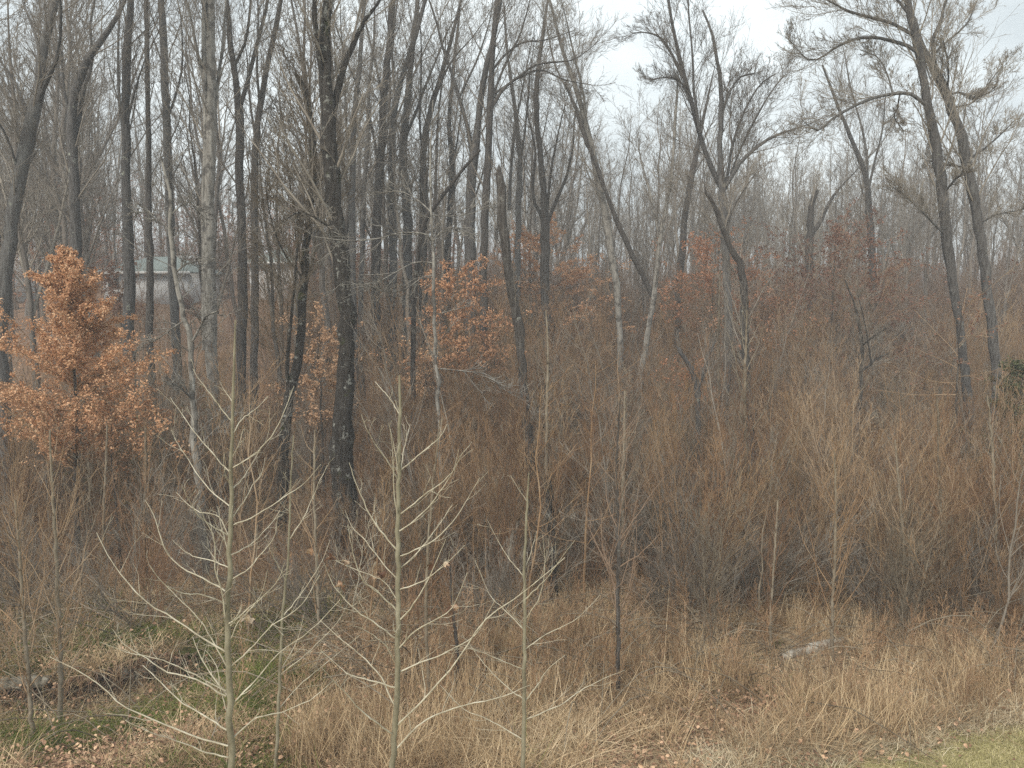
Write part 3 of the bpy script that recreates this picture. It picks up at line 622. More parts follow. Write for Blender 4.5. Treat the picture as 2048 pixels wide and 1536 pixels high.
hero('tree_stump', 'splintered dead stub with a mossy foot, low in the thicket right of the snag',
     [(1116, 1285, 9), (1110, 1200, 8), (1104, 1100, 8), (1100, 1020, 8), (1097, 975, 8), (1092, 948, 3)], 17, 'bark_moss', side=0, cap=True, n=24, cat='stump')
hero('bare_tree', 'dark tree dividing into three crooked stems above an orange beech',
     [(1092, 700, 9), (1091, 600, 9), (1090, 520, 9), (1091, 460, 9), (1089, 420, 7), (1084, 340, 6), (1076, 260, 5), (1072, 190, 5), (1080, 110, 4), (1090, 40, 3)], 42, 'bark_dark',
     limbs=[([(1090, 450, 6), (1078, 420, 5), (1066, 395, 4), (1068, 340, 4), (1071, 300, 3), (1058, 240, 2)], 1, 4), ([(1093, 452, 6), (1105, 420, 5), (1118, 388, 4.5), (1134, 350, 4), (1145, 300, 3), (1148, 262, 2)], -1, 3), ([(1093, 440, 4), (1098, 380, 4), (1106, 320, 3), (1118, 260, 2)], 0, 3)], top=22, side=8, t0=.55, side_len=3)
hero('bare_tree', 'pale trunk leaning up to the left, right of the three-stemmed tree',
     [(1240, 690, 7), (1236, 610, 7), (1229, 540, 8), (1220, 480, 8), (1208, 420, 8), (1197, 370, 7), (1185, 300, 7), (1170, 240, 6), (1150, 170, 5), (1128, 110, 4), (1112, 50, 3), (1100, 0, 2)], 38, 'bark_pale',
     limbs=[([(1185, 300, 5), (1160, 230, 4), (1135, 180, 3), (1110, 130, 3), (1095, 60, 2)], 1, 2), ([(1172, 245, 4), (1165, 180, 3.4), (1148, 110, 3), (1135, 50, 2)], -1, 2)], side=8, t0=.5, side_len=2.6)
hero('bare_tree', 'thin dead trunk slumped against the leaning pale trunk',
     [(1310, 600, 5), (1285, 550, 5), (1262, 505, 5), (1240, 455, 5), (1215, 395, 4), (1196, 340, 4), (1168, 270, 4), (1150, 215, 3), (1130, 165, 2)], 37, 'bark_dark', side=4, t0=.4, side_len=1.2, base_drop=False)
hero('bare_tree', 'slender pale tree propping up the slumped dead trunk',
     [(1280, 760, 7), (1288, 710, 6.5), (1300, 640, 6), (1308, 590, 5.5), (1314, 530, 5), (1320, 480, 5), (1330, 420, 4), (1342, 360, 4), (1348, 290, 3.5), (1352, 220, 3), (1356, 150, 2)], 36, 'bark_pale',
     limbs=[([(1320, 480, 4), (1305, 410, 3), (1296, 370, 3), (1282, 320, 2)], 1, 2)], side=9, t0=.4, side_len=2.4)
hero('bare_tree', 'straight dark tree standing between the slumped trunk and the great forked tree',
     [(1357, 640, 7), (1358, 575, 7), (1363, 510, 7), (1370, 432, 6), (1380, 367, 6), (1391, 315, 5), (1398, 276, 4)], 46, 'bark_dark', top=19, side=10, t0=.45, side_len=3)
hero('bare_tree', 'great forked tree spreading many long bare stems against open sky',
     [(1456, 640, 9), (1453, 560, 9), (1449, 470, 9), (1447, 400, 10), (1444, 370, 8), (1440, 300, 6), (1441, 239, 6), (1443, 188, 5), (1434, 120, 4), (1424, 68, 3), (1405, 20, 2)], 36, 'bark_grey',
     limbs=[([(1447, 385, 8), (1430, 352, 8), (1406, 290, 7), (1392, 239, 7), (1369, 154, 6), (1350, 75, 5), (1338, 10, 4)], 1., 2), ([(1369, 160, 4), (1345, 110, 3.5), (1320, 75, 3), (1290, 65, 2), (1262, 66, 1)], .5), ([(1400, 265, 4), (1388, 180, 4), (1385, 110, 3), (1378, 30, 2)], -1., 2), ([(1450, 375, 7), (1485, 321, 6), (1519, 290, 5), (1553, 270, 4), (1604, 253, 2)], -1., 1.5), ([(1452, 370, 5), (1465, 290, 4), (1490, 220, 3), (1520, 170, 2.4), (1550, 148, 2)], 1.), ([(1448, 215, 4), (1462, 180, 3.4), (1480, 155, 3), (1515, 145, 2)], 0), ([(1452, 378, 4), (1480, 300, 3.4), (1515, 230, 3), (1545, 180, 2), (1570, 150, 1.4)], 1.5), ([(1385, 215, 3), (1362, 165, 2.6), (1335, 155, 2), (1300, 160, 1)], -.6)],
     side=4, t0=.5, side_len=2.2, dense=1.35, tw=6)
hero('bare_tree', 'crooked dark stem bending left near its top, before the great forked tree',
     [(1502, 900, 9), (1499, 820, 9), (1494, 740, 8), (1489, 660, 8), (1489, 590, 7.5), (1482, 530, 7), (1468, 510, 6), (1455, 485, 5.5), (1442, 450, 5), (1428, 410, 4), (1412, 385, 3), (1408, 368, 2)], 28, 'bark_dark',
     limbs=[([(1455, 480, 3.4), (1458, 440, 3), (1475, 400, 2.4), (1492, 375, 2)], .6, 1.)], side=8, t0=.35, side_len=1.8, cap=True)
hero('oak_tree', 'left crossing oak, with three long boughs arching left across the sky',
     [(1948, 890, 11), (1938, 810, 11), (1927, 720, 10), (1917, 640, 9), (1906, 560, 10), (1896, 490, 12), (1889, 420, 12), (1880, 350, 12), (1872, 290, 11), (1860, 230, 10), (1846, 160, 9), (1834, 90, 9), (1820, 20, 8), (1810, -40, 6)], 26, 'bark_grey',
     limbs=[([(1848, 208, 6), (1830, 193, 6), (1809, 186, 5.5), (1758, 193, 5), (1707, 212, 4.5), (1660, 241, 4), (1635, 261, 3), (1604, 240, 1.5)], -1.), ([(1832, 103, 6), (1815, 92, 6), (1792, 84, 5.5), (1741, 75, 5), (1690, 85, 4), (1632, 120, 3), (1608, 113, 2), (1578, 79, 1.2)], .6), ([(1826, 70, 6), (1800, 55, 5.5), (1775, 44, 5), (1707, 26, 4), (1673, 10, 3), (1645, -5, 2)], -.6, .8),
             ([(1820, 30, 5), (1795, 0, 4), (1780, -30, 3)], 0, 2), ([(1785, 187, 3), (1775, 150, 2.6), (1755, 115, 2), (1720, 100, 1)], .5), ([(1800, 187, 3), (1795, 215, 2.6), (1789, 235, 2.2), (1808, 262, 1)], -.6), ([(1890, 470, 4), (1860, 440, 3), (1820, 400, 2.4), (1780, 370, 1.4)], -1.), ([(1893, 380, 4), (1915, 355, 3), (1945, 340, 2)], -1.)],
     top=15, side=8, t0=.55, side_len=2.2, dense=1.25, tw=6, n=44, k=14, rs=.82)
hero('oak_tree', 'right crossing oak, slanting up leftward past its neighbour',
     [(1993, 760, 10), (1986, 690, 10), (1978, 610, 10), (1970, 530, 10), (1956, 450, 10), (1945, 390, 11), (1934, 330, 10), (1922, 280, 10), (1908, 234, 9), (1886, 176, 9), (1870, 140, 9), (1852, 110, 7), (1838, 75, 6), (1826, 30, 4)], 27.5, 'bark_grey',
     limbs=[([(1872, 145, 6), (1866, 98, 6), (1866, 75, 5.5), (1880, 48, 5), (1886, 20, 4.4), (1896, -10, 3.5)], .6, 3), ([(1872, 105, 4), (1885, 90, 3.4), (1910, 70, 3), (1935, 45, 2.4), (1950, 10, 2)], .8, 1), ([(1895, 185, 3), (1896, 130, 2.8), (1886, 80, 2)], -.8), ([(1895, 190, 3.6), (1920, 185, 3), (1950, 195, 2.4), (1990, 180, 1.4)], -.8), ([(1908, 215, 3), (1945, 205, 2.6), (1975, 170, 2), (2005, 130, 1.2)], .7), ([(1935, 320, 3.4), (1965, 300, 3), (2000, 270, 2.2), (2030, 240, 1.4)], .9), ([(1940, 350, 4), (1925, 335, 3.4), (1895, 330, 3), (1850, 320, 2)], .9), ([(1956, 450, 3), (1990, 430, 2.6), (2040, 420, 2)], -1, .8)],
     top=13, side=9, t0=.5, side_len=2.2, dense=1.25, tw=6, n=44, k=14, rs=.9)
hero('bare_tree', 'arched grey tree leaning left above the red oak thicket',
     [(1748, 660, 8), (1746, 600, 8), (1745, 500, 8), (1739, 430, 7), (1735, 370, 6), (1720, 320, 5), (1695, 260, 4), (1667, 190, 3), (1645, 130, 2)], 44, 'bark_grey',
     limbs=[([(1735, 375, 4), (1733, 310, 4), (1722, 250, 3), (1700, 170, 2.4), (1690, 110, 1.6)], 1, 1), ([(1737, 380, 4), (1750, 320, 3), (1765, 260, 2), (1770, 200, 1.4)], -1, 1)], side=9, t0=.4, side_len=3, dense=1.2)
hero('bare_tree', 'dark twin-forked tree behind the red oak foliage, right of centre',
     [(1618, 560, 8), (1619, 500, 8), (1620, 455, 7), (1621, 420, 6), (1628, 395, 5), (1636, 380, 3)], 48, 'bark_dark',
     limbs=[([(1622, 470, 6), (1640, 445, 5.5), (1652, 420, 5), (1665, 395, 4), (1685, 370, 2.4)], 1, 5)], side=5, t0=.4, side_len=2)
# left group
hero('bare_tree', 'broad grey trunk leaning right at the far left of the wood',
     [(0, 700, 15), (8, 600, 15), (20, 480, 14), (36, 380, 14), (52, 300, 14), (68, 230, 13), (80, 170, 11), (86, 110, 10), (97, 50, 8), (112, 0, 7)], 24, 'bark_grey',
     limbs=[([(62, 260, 6), (45, 200, 5), (20, 150, 4), (-8, 110, 3)], 1, 2), ([(72, 220, 6), (95, 160, 6), (115, 110, 5), (122, 40, 4), (120, -10, 3)], -1, 3), ([(40, 360, 4), (20, 290, 3.4), (0, 250, 3)], -.7, 2), ([(83, 130, 5), (70, 70, 4), (48, 10, 3)], 1., 2)], top=15, side=9, t0=.4, side_len=2.6)
hero('bare_tree', 'tall brownish trunk standing just above the copper beech',
     [(150, 640, 13), (152, 520, 12), (150, 400, 11), (146, 300, 10), (144, 250, 10), (145, 195, 9), (160, 156, 8), (176, 117, 8), (205, 78, 6), (230, 39, 5), (246, 8, 4)], 30, 'bark_grey',
     limbs=[([(146, 290, 6), (160, 230, 6), (168, 180, 5), (185, 120, 4), (180, 50, 4), (190, 0, 3)], 1, 3), ([(143, 240, 5), (128, 180, 4), (122, 100, 4), (120, 0, 3)], 1, 3)], top=20, side=9, t0=.42, side_len=2.8)
hero('bare_tree', 'tall straight pale-grey trunk rising before the roof of the pale house',
     [(258, 690, 13), (258, 560, 12), (256, 450, 11), (252, 350, 9), (252, 293, 9), (252, 195, 9), (254, 98, 8), (262, 0, 7)], 31, 'bark_grey',
     limbs=[([(253, 300, 5), (240, 220, 5), (236, 120, 4), (240, 0, 3)], 1, 4), ([(253, 250, 4), (270, 180, 3), (290, 120, 2)], -1, 3)], top=22, side=10, t0=.5, side_len=2.5)
hero('bare_tree', 'thin dark straight tree crossing the wall of the pale house',
     [(301, 700, 7), (300, 560, 7), (298, 430, 6), (297, 300, 5), (295, 150, 4.5), (292, 0, 4)], 33, 'bark_dark', top=21, side=10, t0=.4, side_len=2.2)
hero('bare_tree', 'mid grey trunk with a burl high up, right of the thin dark tree',
     [(352, 690, 10), (346, 560, 9), (340, 450, 9), (335, 330, 9), (332, 230, 8), (328, 110, 8), (323, 0, 7)], 34, 'bark_grey',
     limbs=[([(333, 240, 4), (355, 180, 3.4), (365, 120, 3), (362, 40, 2)], 1, 4)], top=22, side=10, t0=.45, side_len=2.8)
hero('bare_tree', 'thick pale twin trunk grown together, right of the pale house',
     [(424, 740, 14), (420, 640, 13), (417, 500, 13), (419, 400, 12), (420, 300, 12), (421, 200, 12), (420, 100, 11), (420, 0, 10)], 30, 'bark_pale',
     limbs=[([(409, 700, 7), (408, 560, 8), (407, 420, 7), (410, 300, 7), (409, 180, 7), (408, 60, 7), (408, -20, 6)], -.2, 5), ([(428, 230, 6), (436, 160, 5), (445, 90, 4), (452, 0, 3)], 1, 4), ([(412, 190, 5), (396, 110, 4), (385, 50, 3.4), (372, 0, 3)], -1, 3)], top=23, side=9, t0=.5, side_len=2.8)
hero('bare_tree', 'dark tree forking like a tuning fork high up, right of the pale twin trunk',
     [(482, 760, 9.5), (484, 640, 9.5), (484, 540, 9), (482, 450, 9), (479, 350, 8), (479, 270, 8), (478, 220, 8), (472, 160, 6), (466, 120, 6), (458, 60, 5), (453, 0, 4)], 32, 'bark_dark',
     limbs=[([(480, 215, 6), (490, 180, 6), (502, 135, 5.5), (515, 85, 5), (527, 40, 4.4), (535, 0, 4)], .5, 5), ([(471, 128, 4), (485, 98, 4), (496, 60, 3.6), (501, 0, 3)], -.5, 4)], top=21, side=6, t0=.5, side_len=2.4)
hero('bare_tree', 'second dark tree beside the tuning-fork tree, curving right towards its top',
     [(508, 760, 8), (509, 640, 8), (509, 500, 7.5), (508, 400, 7), (510, 320, 6.5), (513, 270, 6), (522, 200, 6), (535, 130, 5), (548, 70, 5), (562, 0, 4)], 34, 'bark_dark',
     limbs=[([(513, 290, 3.6), (502, 220, 3), (496, 150, 2.4)], 1, 3), ([(520, 215, 3.5), (514, 140, 3), (516, 50, 2)], -1, 3)], top=21, side=7, t0=.45, side_len=2.4)
# centre group
CG = [
 ('first dark trunk of the tight cluster right of the thick mossy trunk', [(752, 560, 11), (752, 480, 11), (756, 380, 10), (762, 300, 9), (768, 195, 8), (777, 98, 8), (787, 0, 7)], 38, 'bark_dark', [([(768, 215, 5), (756, 150, 4), (742, 90, 3), (730, 40, 2)], 1, 3), ([(758, 340, 5), (745, 260, 4), (722, 190, 3.4), (705, 150, 3)], -1, 4)]),
 ('second trunk of the tight cluster, forking right, near the centre', [(786, 580, 10), (785, 480, 10), (783, 380, 9), (784, 300, 8), (790, 215, 7), (806, 150, 6), (828, 80, 5), (850, 0, 4)], 39, 'bark_grey', [([(785, 270, 5), (790, 190, 4), (784, 100, 4), (795, 0, 3)], 1, 4)]),
 ('widest trunk of the tight cluster near the centre, brown-grey', [(815, 600, 12), (815, 480, 11), (811, 380, 10), (806, 300, 9), (815, 200, 8), (822, 120, 6), (836, 0, 5)], 40, 'bark_grey', [([(808, 280, 5), (830, 230, 5), (852, 170, 4), (880, 100, 3)], 1, 4)]),
 ('right-hand trunk of the tight cluster, bending right with a long arm', [(846, 600, 9), (846, 480, 9), (846, 380, 9), (848, 300, 8), (856, 240, 7), (870, 190, 6), (885, 140, 5), (905, 70, 4), (922, 0, 3)], 40, 'bark_dark', [([(862, 225, 4), (880, 170, 3.6), (905, 120, 3), (940, 80, 2)], 1, 3), ([(848, 330, 4), (840, 250, 3.4), (842, 160, 3)], -1, 4)]),
 ('very broad trunk that splits into a wide V, left of the tall broken snag', [(941, 680, 14), (940, 580, 14), (940, 480, 13), (942, 380, 12), (948, 310, 11), (955, 260, 8), (961, 200, 7), (971, 140, 7), (986, 80, 6), (1001, 0, 5)], 38, 'bark_grey', [([(946, 320, 8), (935, 255, 7), (920, 200, 6), (905, 150, 5), (890, 110, 4.4), (872, 40, 3.5)], 1, 4), ([(918, 195, 4), (940, 150, 3.4), (958, 110, 3), (980, 40, 2)], -1, 3)]),
 ('dark straight trunk sending long limbs arching right over the sky gap', [(968, 640, 9), (968, 480, 9), (972, 380, 9), (978, 280, 8), (980, 220, 8), (983, 150, 7), (986, 80, 6), (994, 0, 5)], 37, 'bark_dark', [([(985, 215, 5), (1005, 180, 5), (1035, 155, 4), (1070, 130, 3.6), (1100, 125, 3), (1150, 118, 2), (1200, 80, 1)], -1), ([(985, 140, 4), (1010, 110, 3.6), (1045, 85, 3), (1090, 80, 2), (1150, 60, 1.4)], 1), ([(982, 200, 4), (1010, 130, 3.6), (1040, 70, 3), (1060, 0, 2)], 1, 3), ([(985, 190, 4), (1030, 160, 3.4), (1080, 140, 3), (1130, 160, 2), (1185, 170, 1)], -.5)]),
 ('slim grey trunk close behind the thick mossy trunk on its right', [(706, 620, 9), (704, 500, 8), (704, 380, 8), (706, 300, 7), (712, 200, 6), (722, 100, 5), (728, 0, 4)], 36, 'bark_grey', [([(705, 330, 4), (692, 250, 3.4), (690, 160, 3), (682, 60, 2)], 1, 3)]),
 ('leaning dark stem running up right from behind the lichen-white tree', [(826, 700, 6), (832, 560, 6), (842, 470, 6), (858, 428, 5), (885, 392, 4.4), (910, 360, 4), (935, 328, 3.6), (960, 300, 3)], 27, 'bark_dark', []),
 ('grey tree with two close stems right of the broken snag', [(1035, 600, 7), (1036, 480, 7), (1037, 400, 7), (1040, 330, 6), (1034, 250, 5), (1025, 180, 4), (1014, 100, 3), (1008, 0, 2)], 45, 'bark_grey', [([(1018, 420, 5), (1022, 340, 5), (1030, 260, 4), (1045, 180, 3), (1060, 100, 2)], 1, 3), ([(1040, 330, 4), (1050, 260, 3.4), (1058, 180, 3)], -1, 3)]),
 ('slim tree among the cluster showing a pale lower stem', [(722, 600, 6), (726, 480, 6), (728, 380, 5), (735, 280, 5), (738, 180, 4), (748, 80, 3)], 42, 'bark_grey', []),
 ('grey tree filling the gap between the cluster and the broad V tree', [(896, 640, 8), (895, 520, 8), (900, 420, 7), (904, 330, 6), (898, 250, 5), (905, 160, 4), (915, 60, 3)], 43, 'bark_grey', [([(902, 350, 4), (915, 280, 3), (925, 200, 2)], 1, 3)]),
]
for lab, pts, d, bk, lm in CG:
    hero('bare_tree', lab, pts, d, bk, lm, top=22 if d > 30 else None, side=9 if d > 30 else 3, t0=.42, side_len=2.8 if d > 30 else 1.0, rs=.83)
# small hand-traced oddities
hero('dead_tree', 'broken Y-shaped grey snag in the thicket below the great forked tree',
     [(1396, 1000, 6), (1396, 900, 6), (1396, 830, 6), (1394, 775, 7), (1384, 742, 6), (1366, 712, 5), (1352, 690, 4)], 25, 'bark_grey', limbs=[([(1396, 778, 5), (1408, 740, 5), (1418, 710, 4.4), (1432, 680, 3)], -.5)], side=5, t0=.3, side_len=.9, cap=True, tw=3)
hero('small_tree', 'crooked little dark tree with zigzag stems right of the red oak',
     [(1712, 960, 4), (1716, 860, 4), (1722, 790, 3.6), (1723, 740, 3.5), (1724, 690, 3), (1716, 640, 2.6), (1706, 600, 2), (1690, 560, 1.4)], 26, 'bark_dark', limbs=[([(1723, 742, 3), (1742, 728, 3), (1752, 718, 2.4), (1782, 704, 1.4)], .5), ([(1742, 728, 2.6), (1737, 690, 2.2), (1728, 640, 1.8), (1716, 590, 1.2)], -.2), ([(1724, 692, 2.4), (1745, 674, 2), (1775, 655, 1.2)], -.5)], side=4, t0=.3, side_len=.8, tw=3)

# ------------------------------------------------------------------ young pale saplings in front
def sapling(label, pts, d, branches, trunk_m='sap_trunk', br_m='sap_branch', auto=20, alen=1.1, leaves=(), tw=2, name='sapling', t0=.1, rad=1.0, group=None, aup=.75, ang=.85):
    rg = np.random.default_rng(hash_(label)); s = d / F
    P = [[*at(u, v, d), r * s * .86] for u, v, r in pts]
    zb = hz(P[0][0], P[0][1]) - .08
    if P[0][2] > zb: P.insert(0, [P[0][0], P[0][1], zb, P[0][3] * 1.1])
    else:
        while len(P) > 2 and P[1][2] < zb: P.pop(0)
        P[0][2] = zb
    o = resamp(P, 40, .25, rg); P0, R0 = poly(o); org = o[0, :3].copy()
    root = empty(name, org, label, 'sapling', group)
    link('stem', tube_mesh('stem', [(P0, R0, 9)], M[trunk_m], origin=org), root)
    g_ = []
    for bp in branches:
        off = rg.uniform(-.75, .75); q_ = []
        r0 = (bp[0][2] * .60 if len(bp[0]) > 2 else 1.4) * s
        for j, b in enumerate(bp):
            f = j / (len(bp) - 1); q_.append([*at(b[0], b[1], d + off * f), r0 * (.82 if d > 9.5 else 1) * (1 - .68 * f)])
        lo = resamp(q_, 16, .6, rg); Pl, Rl = poly(lo)
        link('branch', tube_mesh('branch', [(Pl, Rl, 5)], M[br_m], origin=org), root)
        A, B = grow(Pl, Rl, tw + 2, .1, .95, .7, .36, .5, 6, .28, .16, .0016, .45, rg=rg, wmax=.6); kq = rg.uniform(size=len(A)) > .25; A, B = A[kq], B[kq]; A2, B2 = grow(A, B, 1, .3, .8, .5, .4, .6, 3, .3, .1, .0015, .3, rg=rg); g_.append((A2, B2, 3)); g_.append((A, B, 4))
    if auto:
        A, B = grow(P0, R0, int(auto * .8), t0, .96, ang, 1, .36, 10, aup, .09, .0024, .72, absl=alen * 1.5, rg=rg); A, B = A[kk_ := rg.uniform(size=len(A)) > .18], B[kk_]; g_.append((A, B, 4))
        A2, B2 = grow(A, B, tw + 1, .2, .95, .65, .38, .6, 5, .3, .16, .0019, .4, rg=rg); g_.append((A2, B2, 3))
    link('twigs', tube_mesh('twigs', g_, M[br_m], origin=org), root)['kind'] = 'stuff'
    for (u, v) in leaves:
        for q_ in range(random.choice((1, 2, 2))):
            c = at(u + rg.uniform(-7, 7), v + rg.uniform(-8, 8), d + rg.uniform(-.3, .3)); link('leaf', big_leaf(rg, .047), root, c - org)
    return root
def big_leaf(rg, s):
    """withered, curled, lobed leaf hanging from its stalk"""
    n = 11; th = np.linspace(0, 2 * math.pi, n, endpoint=False)
    rad = s * (1 + .38 * np.cos(5 * th)) * rg.uniform(.85, 1.15, n)
    x = rad * np.cos(th); z = rad * np.sin(th) * .9 - s; y = .6 * s * np.sin(2 * th + rg.uniform(0, 6)) + .5 * (x ** 2) / s
    v_ = np.concatenate([[[0, .15 * s, -s]], np.stack([x, y, z], -1), [[0, 0, s * .2], [0.002, 0, s * .25]]])
    a = rg.uniform(0, 6.28); ca, sa = math.cos(a), math.sin(a); b = rg.uniform(-.8, .8); cb, sb = math.cos(b), math.sin(b)
    R1 = np.array([[ca, -sa, 0], [sa, ca, 0], [0, 0, 1]]) @ np.array([[1, 0, 0], [0, cb, -sb], [0, sb, cb]])
    v_ = v_ @ R1.T
    f = []
    for i_ in range(n): f += [0, 1 + i_, 1 + (i_ + 1) % n]
    return mesh_from('leaf', v_, np.array(f), np.full(n, 3), M['dead_leaf'])
T1 = [
 [(460, 945), (430, 912), (395, 872), (370, 838), (352, 812), (341, 795)], [(459, 1012), (425, 985), (395, 948), (370, 908), (352, 882), (343, 860)], [(464, 842), (440, 815), (415, 780), (397, 757), (385, 737)],
 [(466, 935), (500, 915), (540, 876), (562, 838), (578, 800), (588, 772)], [(467, 865), (485, 838), (512, 818), (535, 793)], [(463, 1037), (490, 1000), (506, 970), (524, 945), (530, 915)],
 [(462, 1052), (500, 1037), (540, 1013), (575, 990), (610, 966), (642, 928)], [(459, 1078), (440, 1035), (400, 1024), (372, 1005), (352, 985)], [(457, 1072), (425, 1052), (396, 1030), (375, 995), (362, 968)],
 [(450, 1182, 3), (410, 1158), (370, 1140), (335, 1108), (318, 1066), (308, 1030), (290, 1000)], [(452, 1245, 3), (444, 1185), (431, 1140), (427, 1075), (410, 1040), (395, 1010)],
 [(454, 1305, 3.4), (400, 1272), (350, 1240), (290, 1200), (245, 1152), (215, 1110), (193, 1065)], [(452, 1392, 3.2), (390, 1358), (330, 1342), (290, 1315), (250, 1290), (225, 1258)], [(452, 1382, 2.6), (380, 1345), (320, 1318), (260, 1306), (200, 1284)],
 [(456, 1492, 3.6), (400, 1477), (340, 1452), (290, 1432), (240, 1408), (200, 1370), (150, 1338), (100, 1314)], [(457, 1462, 3.2), (410, 1432), (360, 1402), (330, 1372), (300, 1345), (285, 1330)], [(457, 1515, 3), (400, 1500), (350, 1480), (300, 1465), (250, 1440)],
 [(460, 1252), (490, 1222), (530, 1190), (556, 1160), (570, 1125)], [(460, 1335, 3), (500, 1298), (545, 1250), (600, 1213), (640, 1150)], [(460, 1412, 3), (510, 1362), (560, 1305), (620, 1262), (680, 1200)], [(462, 1480, 3), (510, 1438), (560, 1425), (620, 1400), (668, 1360)],
 [(461, 1110), (500, 1090), (540, 1050), (560, 1020)], [(461, 1160), (495, 1140), (520, 1110), (548, 1075), (556, 1030)], [(460, 1280), (480, 1240), (520, 1195), (535, 1140)], [(457, 1135), (420, 1120), (380, 1110), (345, 1080)], [(457, 1210), (410, 1190), (360, 1185), (320, 1160), (300, 1130)],
 [(463, 980), (490, 950), (520, 900)], [(456, 1340, 3), (430, 1290), (400, 1240), (350, 1190), (325, 1165)], [(456, 1430, 3), (442, 1380), (432, 1330), (410, 1300)]]
sapling('pale young sapling, tallest of the front saplings, left of the thick mossy trunk', [(464, 1700, 9), (464, 1540, 8.4), (460, 1400, 8), (457, 1250, 7), (460, 1100, 6), (462, 1000, 5), (464, 900, 4.2), (466, 800, 3.6), (468, 740, 3), (471, 640, 1.8)], 8.6, T1, auto=8, alen=.6, leaves=[(495, 1232)], tw=4, t0=.3)
T2 = [
 [(797, 955), (790, 905), (783, 872), (777, 845)], [(796, 1037), (788, 990), (786, 920), (781, 858)], [(797, 962), (780, 930), (755, 895), (735, 862), (722, 828)], [(800, 942), (850, 900), (880, 875), (894, 848)],
 [(799, 1062), (850, 1022), (880, 982), (905, 945), (918, 898)], [(801, 945), (808, 900), (815, 870), (820, 848)], [(800, 830), (782, 800), (765, 780), (750, 763)], [(796, 1102, 3), (760, 1060), (740, 1030), (722, 990), (708, 955), (698, 925)],
 [(801, 1028), (850, 990), (900, 950), (925, 905)], [(801, 1112), (860, 1085), (900, 1050), (925, 1015), (960, 955)], [(795, 1160), (760, 1120), (730, 1080), (705, 1055), (690, 1020)], [(794, 1222, 3), (750, 1180), (725, 1160), (708, 1115), (695, 1050)],
 [(793, 1278, 3), (740, 1240), (700, 1210), (665, 1165), (650, 1130)], [(796, 1298, 3), (830, 1262), (870, 1240), (905, 1215), (935, 1145)], [(798, 1242, 3), (830, 1205), (860, 1150), (892, 1078)], [(790, 1412, 3), (755, 1345), (715, 1305), (678, 1275), (640, 1240)],
 [(788, 1470, 3.2), (730, 1428), (680, 1375), (640, 1330)], [(792, 1452, 3.4), (860, 1385), (920, 1312), (965, 1245), (1040, 1190), (1130, 1115)], [(790, 1500, 3.2), (850, 1440), (930, 1410), (1000, 1395), (1060, 1370)], [(796, 1345, 3), (830, 1330), (900, 1300), (950, 1270), (990, 1200)],
 [(796, 1180), (850, 1160), (900, 1120), (930, 1090)], [(796, 1140), (830, 1110), (870, 1060), (905, 1010)], [(793, 1330), (770, 1290), (730, 1260), (700, 1250)], [(791, 1375, 3), (740, 1360), (700, 1350), (640, 1300)], [(797, 1205), (770, 1165), (740, 1150), (690, 1130), (655, 1112)]]
sapling('pale young front sapling still holding a few withered brown leaves', [(780, 1700, 8), (785, 1540, 7.4), (793, 1400, 7), (796, 1250, 6.2), (795, 1100, 5.8), (797, 1000, 5), (798, 900, 4.4), (800, 830, 3.8), (799, 750, 2.2)], 9.2, T2, auto=5, alen=.6, leaves=[(620, 1100), (657, 1116), (683, 1122), (686, 1166), (757, 1148), (747, 1140), (856, 1125), (893, 1118), (900, 1215)], tw=4, t0=.3)
sapling('thin pale sapling between the two tall front saplings, low and slanting', [(545, 1700, 4.4), (550, 1536, 4.4), (558, 1400, 4), (564, 1250, 3.4), (577, 1100, 2.6), (581, 980, 1.9), (587, 870, 1.2)], 10.2,
        [[(556, 1420), (600, 1370), (660, 1320), (720, 1270)], [(560, 1350), (610, 1310), (670, 1250), (700, 1200)], [(568, 1230), (600, 1190), (640, 1130), (660, 1080)], [(572, 1160), (545, 1110), (530, 1070)], [(566, 1270), (530, 1230), (500, 1180)], [(578, 1080), (610, 1030), (640, 960), (655, 930)]], auto=5, alen=.6, t0=.3)
sapling('pale front sapling right of the one with withered leaves, branches crossing it', [(1044, 1700, 6), (1046, 1536, 5.6), (1048, 1420, 5), (1049, 1300, 4.6), (1049, 1200, 4), (1050, 1100, 3.4), (1055, 1000, 2.4), (1058, 945, 1.4)], 9.8,
        [[(1048, 1400, 3), (1010, 1370), (970, 1330), (940, 1290)], [(1050, 1402, 3), (1075, 1370), (1095, 1340), (1130, 1310)], [(1049, 1300), (1090, 1270), (1150, 1240), (1200, 1190)], [(1048, 1260), (1010, 1220), (980, 1190), (950, 1120)], [(1050, 1200), (1090, 1160), (1120, 1120), (1150, 1080)], [(1050, 1155), (1020, 1120), (995, 1080), (975, 1040)], [(1049, 1340), (1000, 1320), (950, 1300), (900, 1290)], [(1048, 1440, 3), (1120, 1410), (1180, 1370), (1250, 1340)], [(1047, 1480, 3), (980, 1440), (930, 1420), (880, 1370)], [(1050, 1240), (1080, 1190), (1090, 1130), (1085, 1070)]], auto=5, alen=.6, t0=.3)
sapling('brown sapling with many fine steep branches, alone in the grass', [(1238, 1450, 6), (1237, 1350, 5.6), (1236, 1250, 5), (1236, 1150, 4.4), (1238, 1050, 4), (1232, 960, 3), (1236, 880, 2.4), (1240, 800, 1.4)], 12.3, [], 'bark_dark', 'twig_far', auto=52, alen=1.25, tw=4, t0=.2, ang=.6)
sapling('small dark-footed bush sapling between the second and third front saplings', [(915, 1430, 5), (915, 1350, 5), (914, 1290, 4.4), (905, 1220, 3), (900, 1130, 2)], 12.6, [], 'bark_dark', 'twig_brown', auto=30, alen=.9, tw=4, t0=.3, ang=.6)
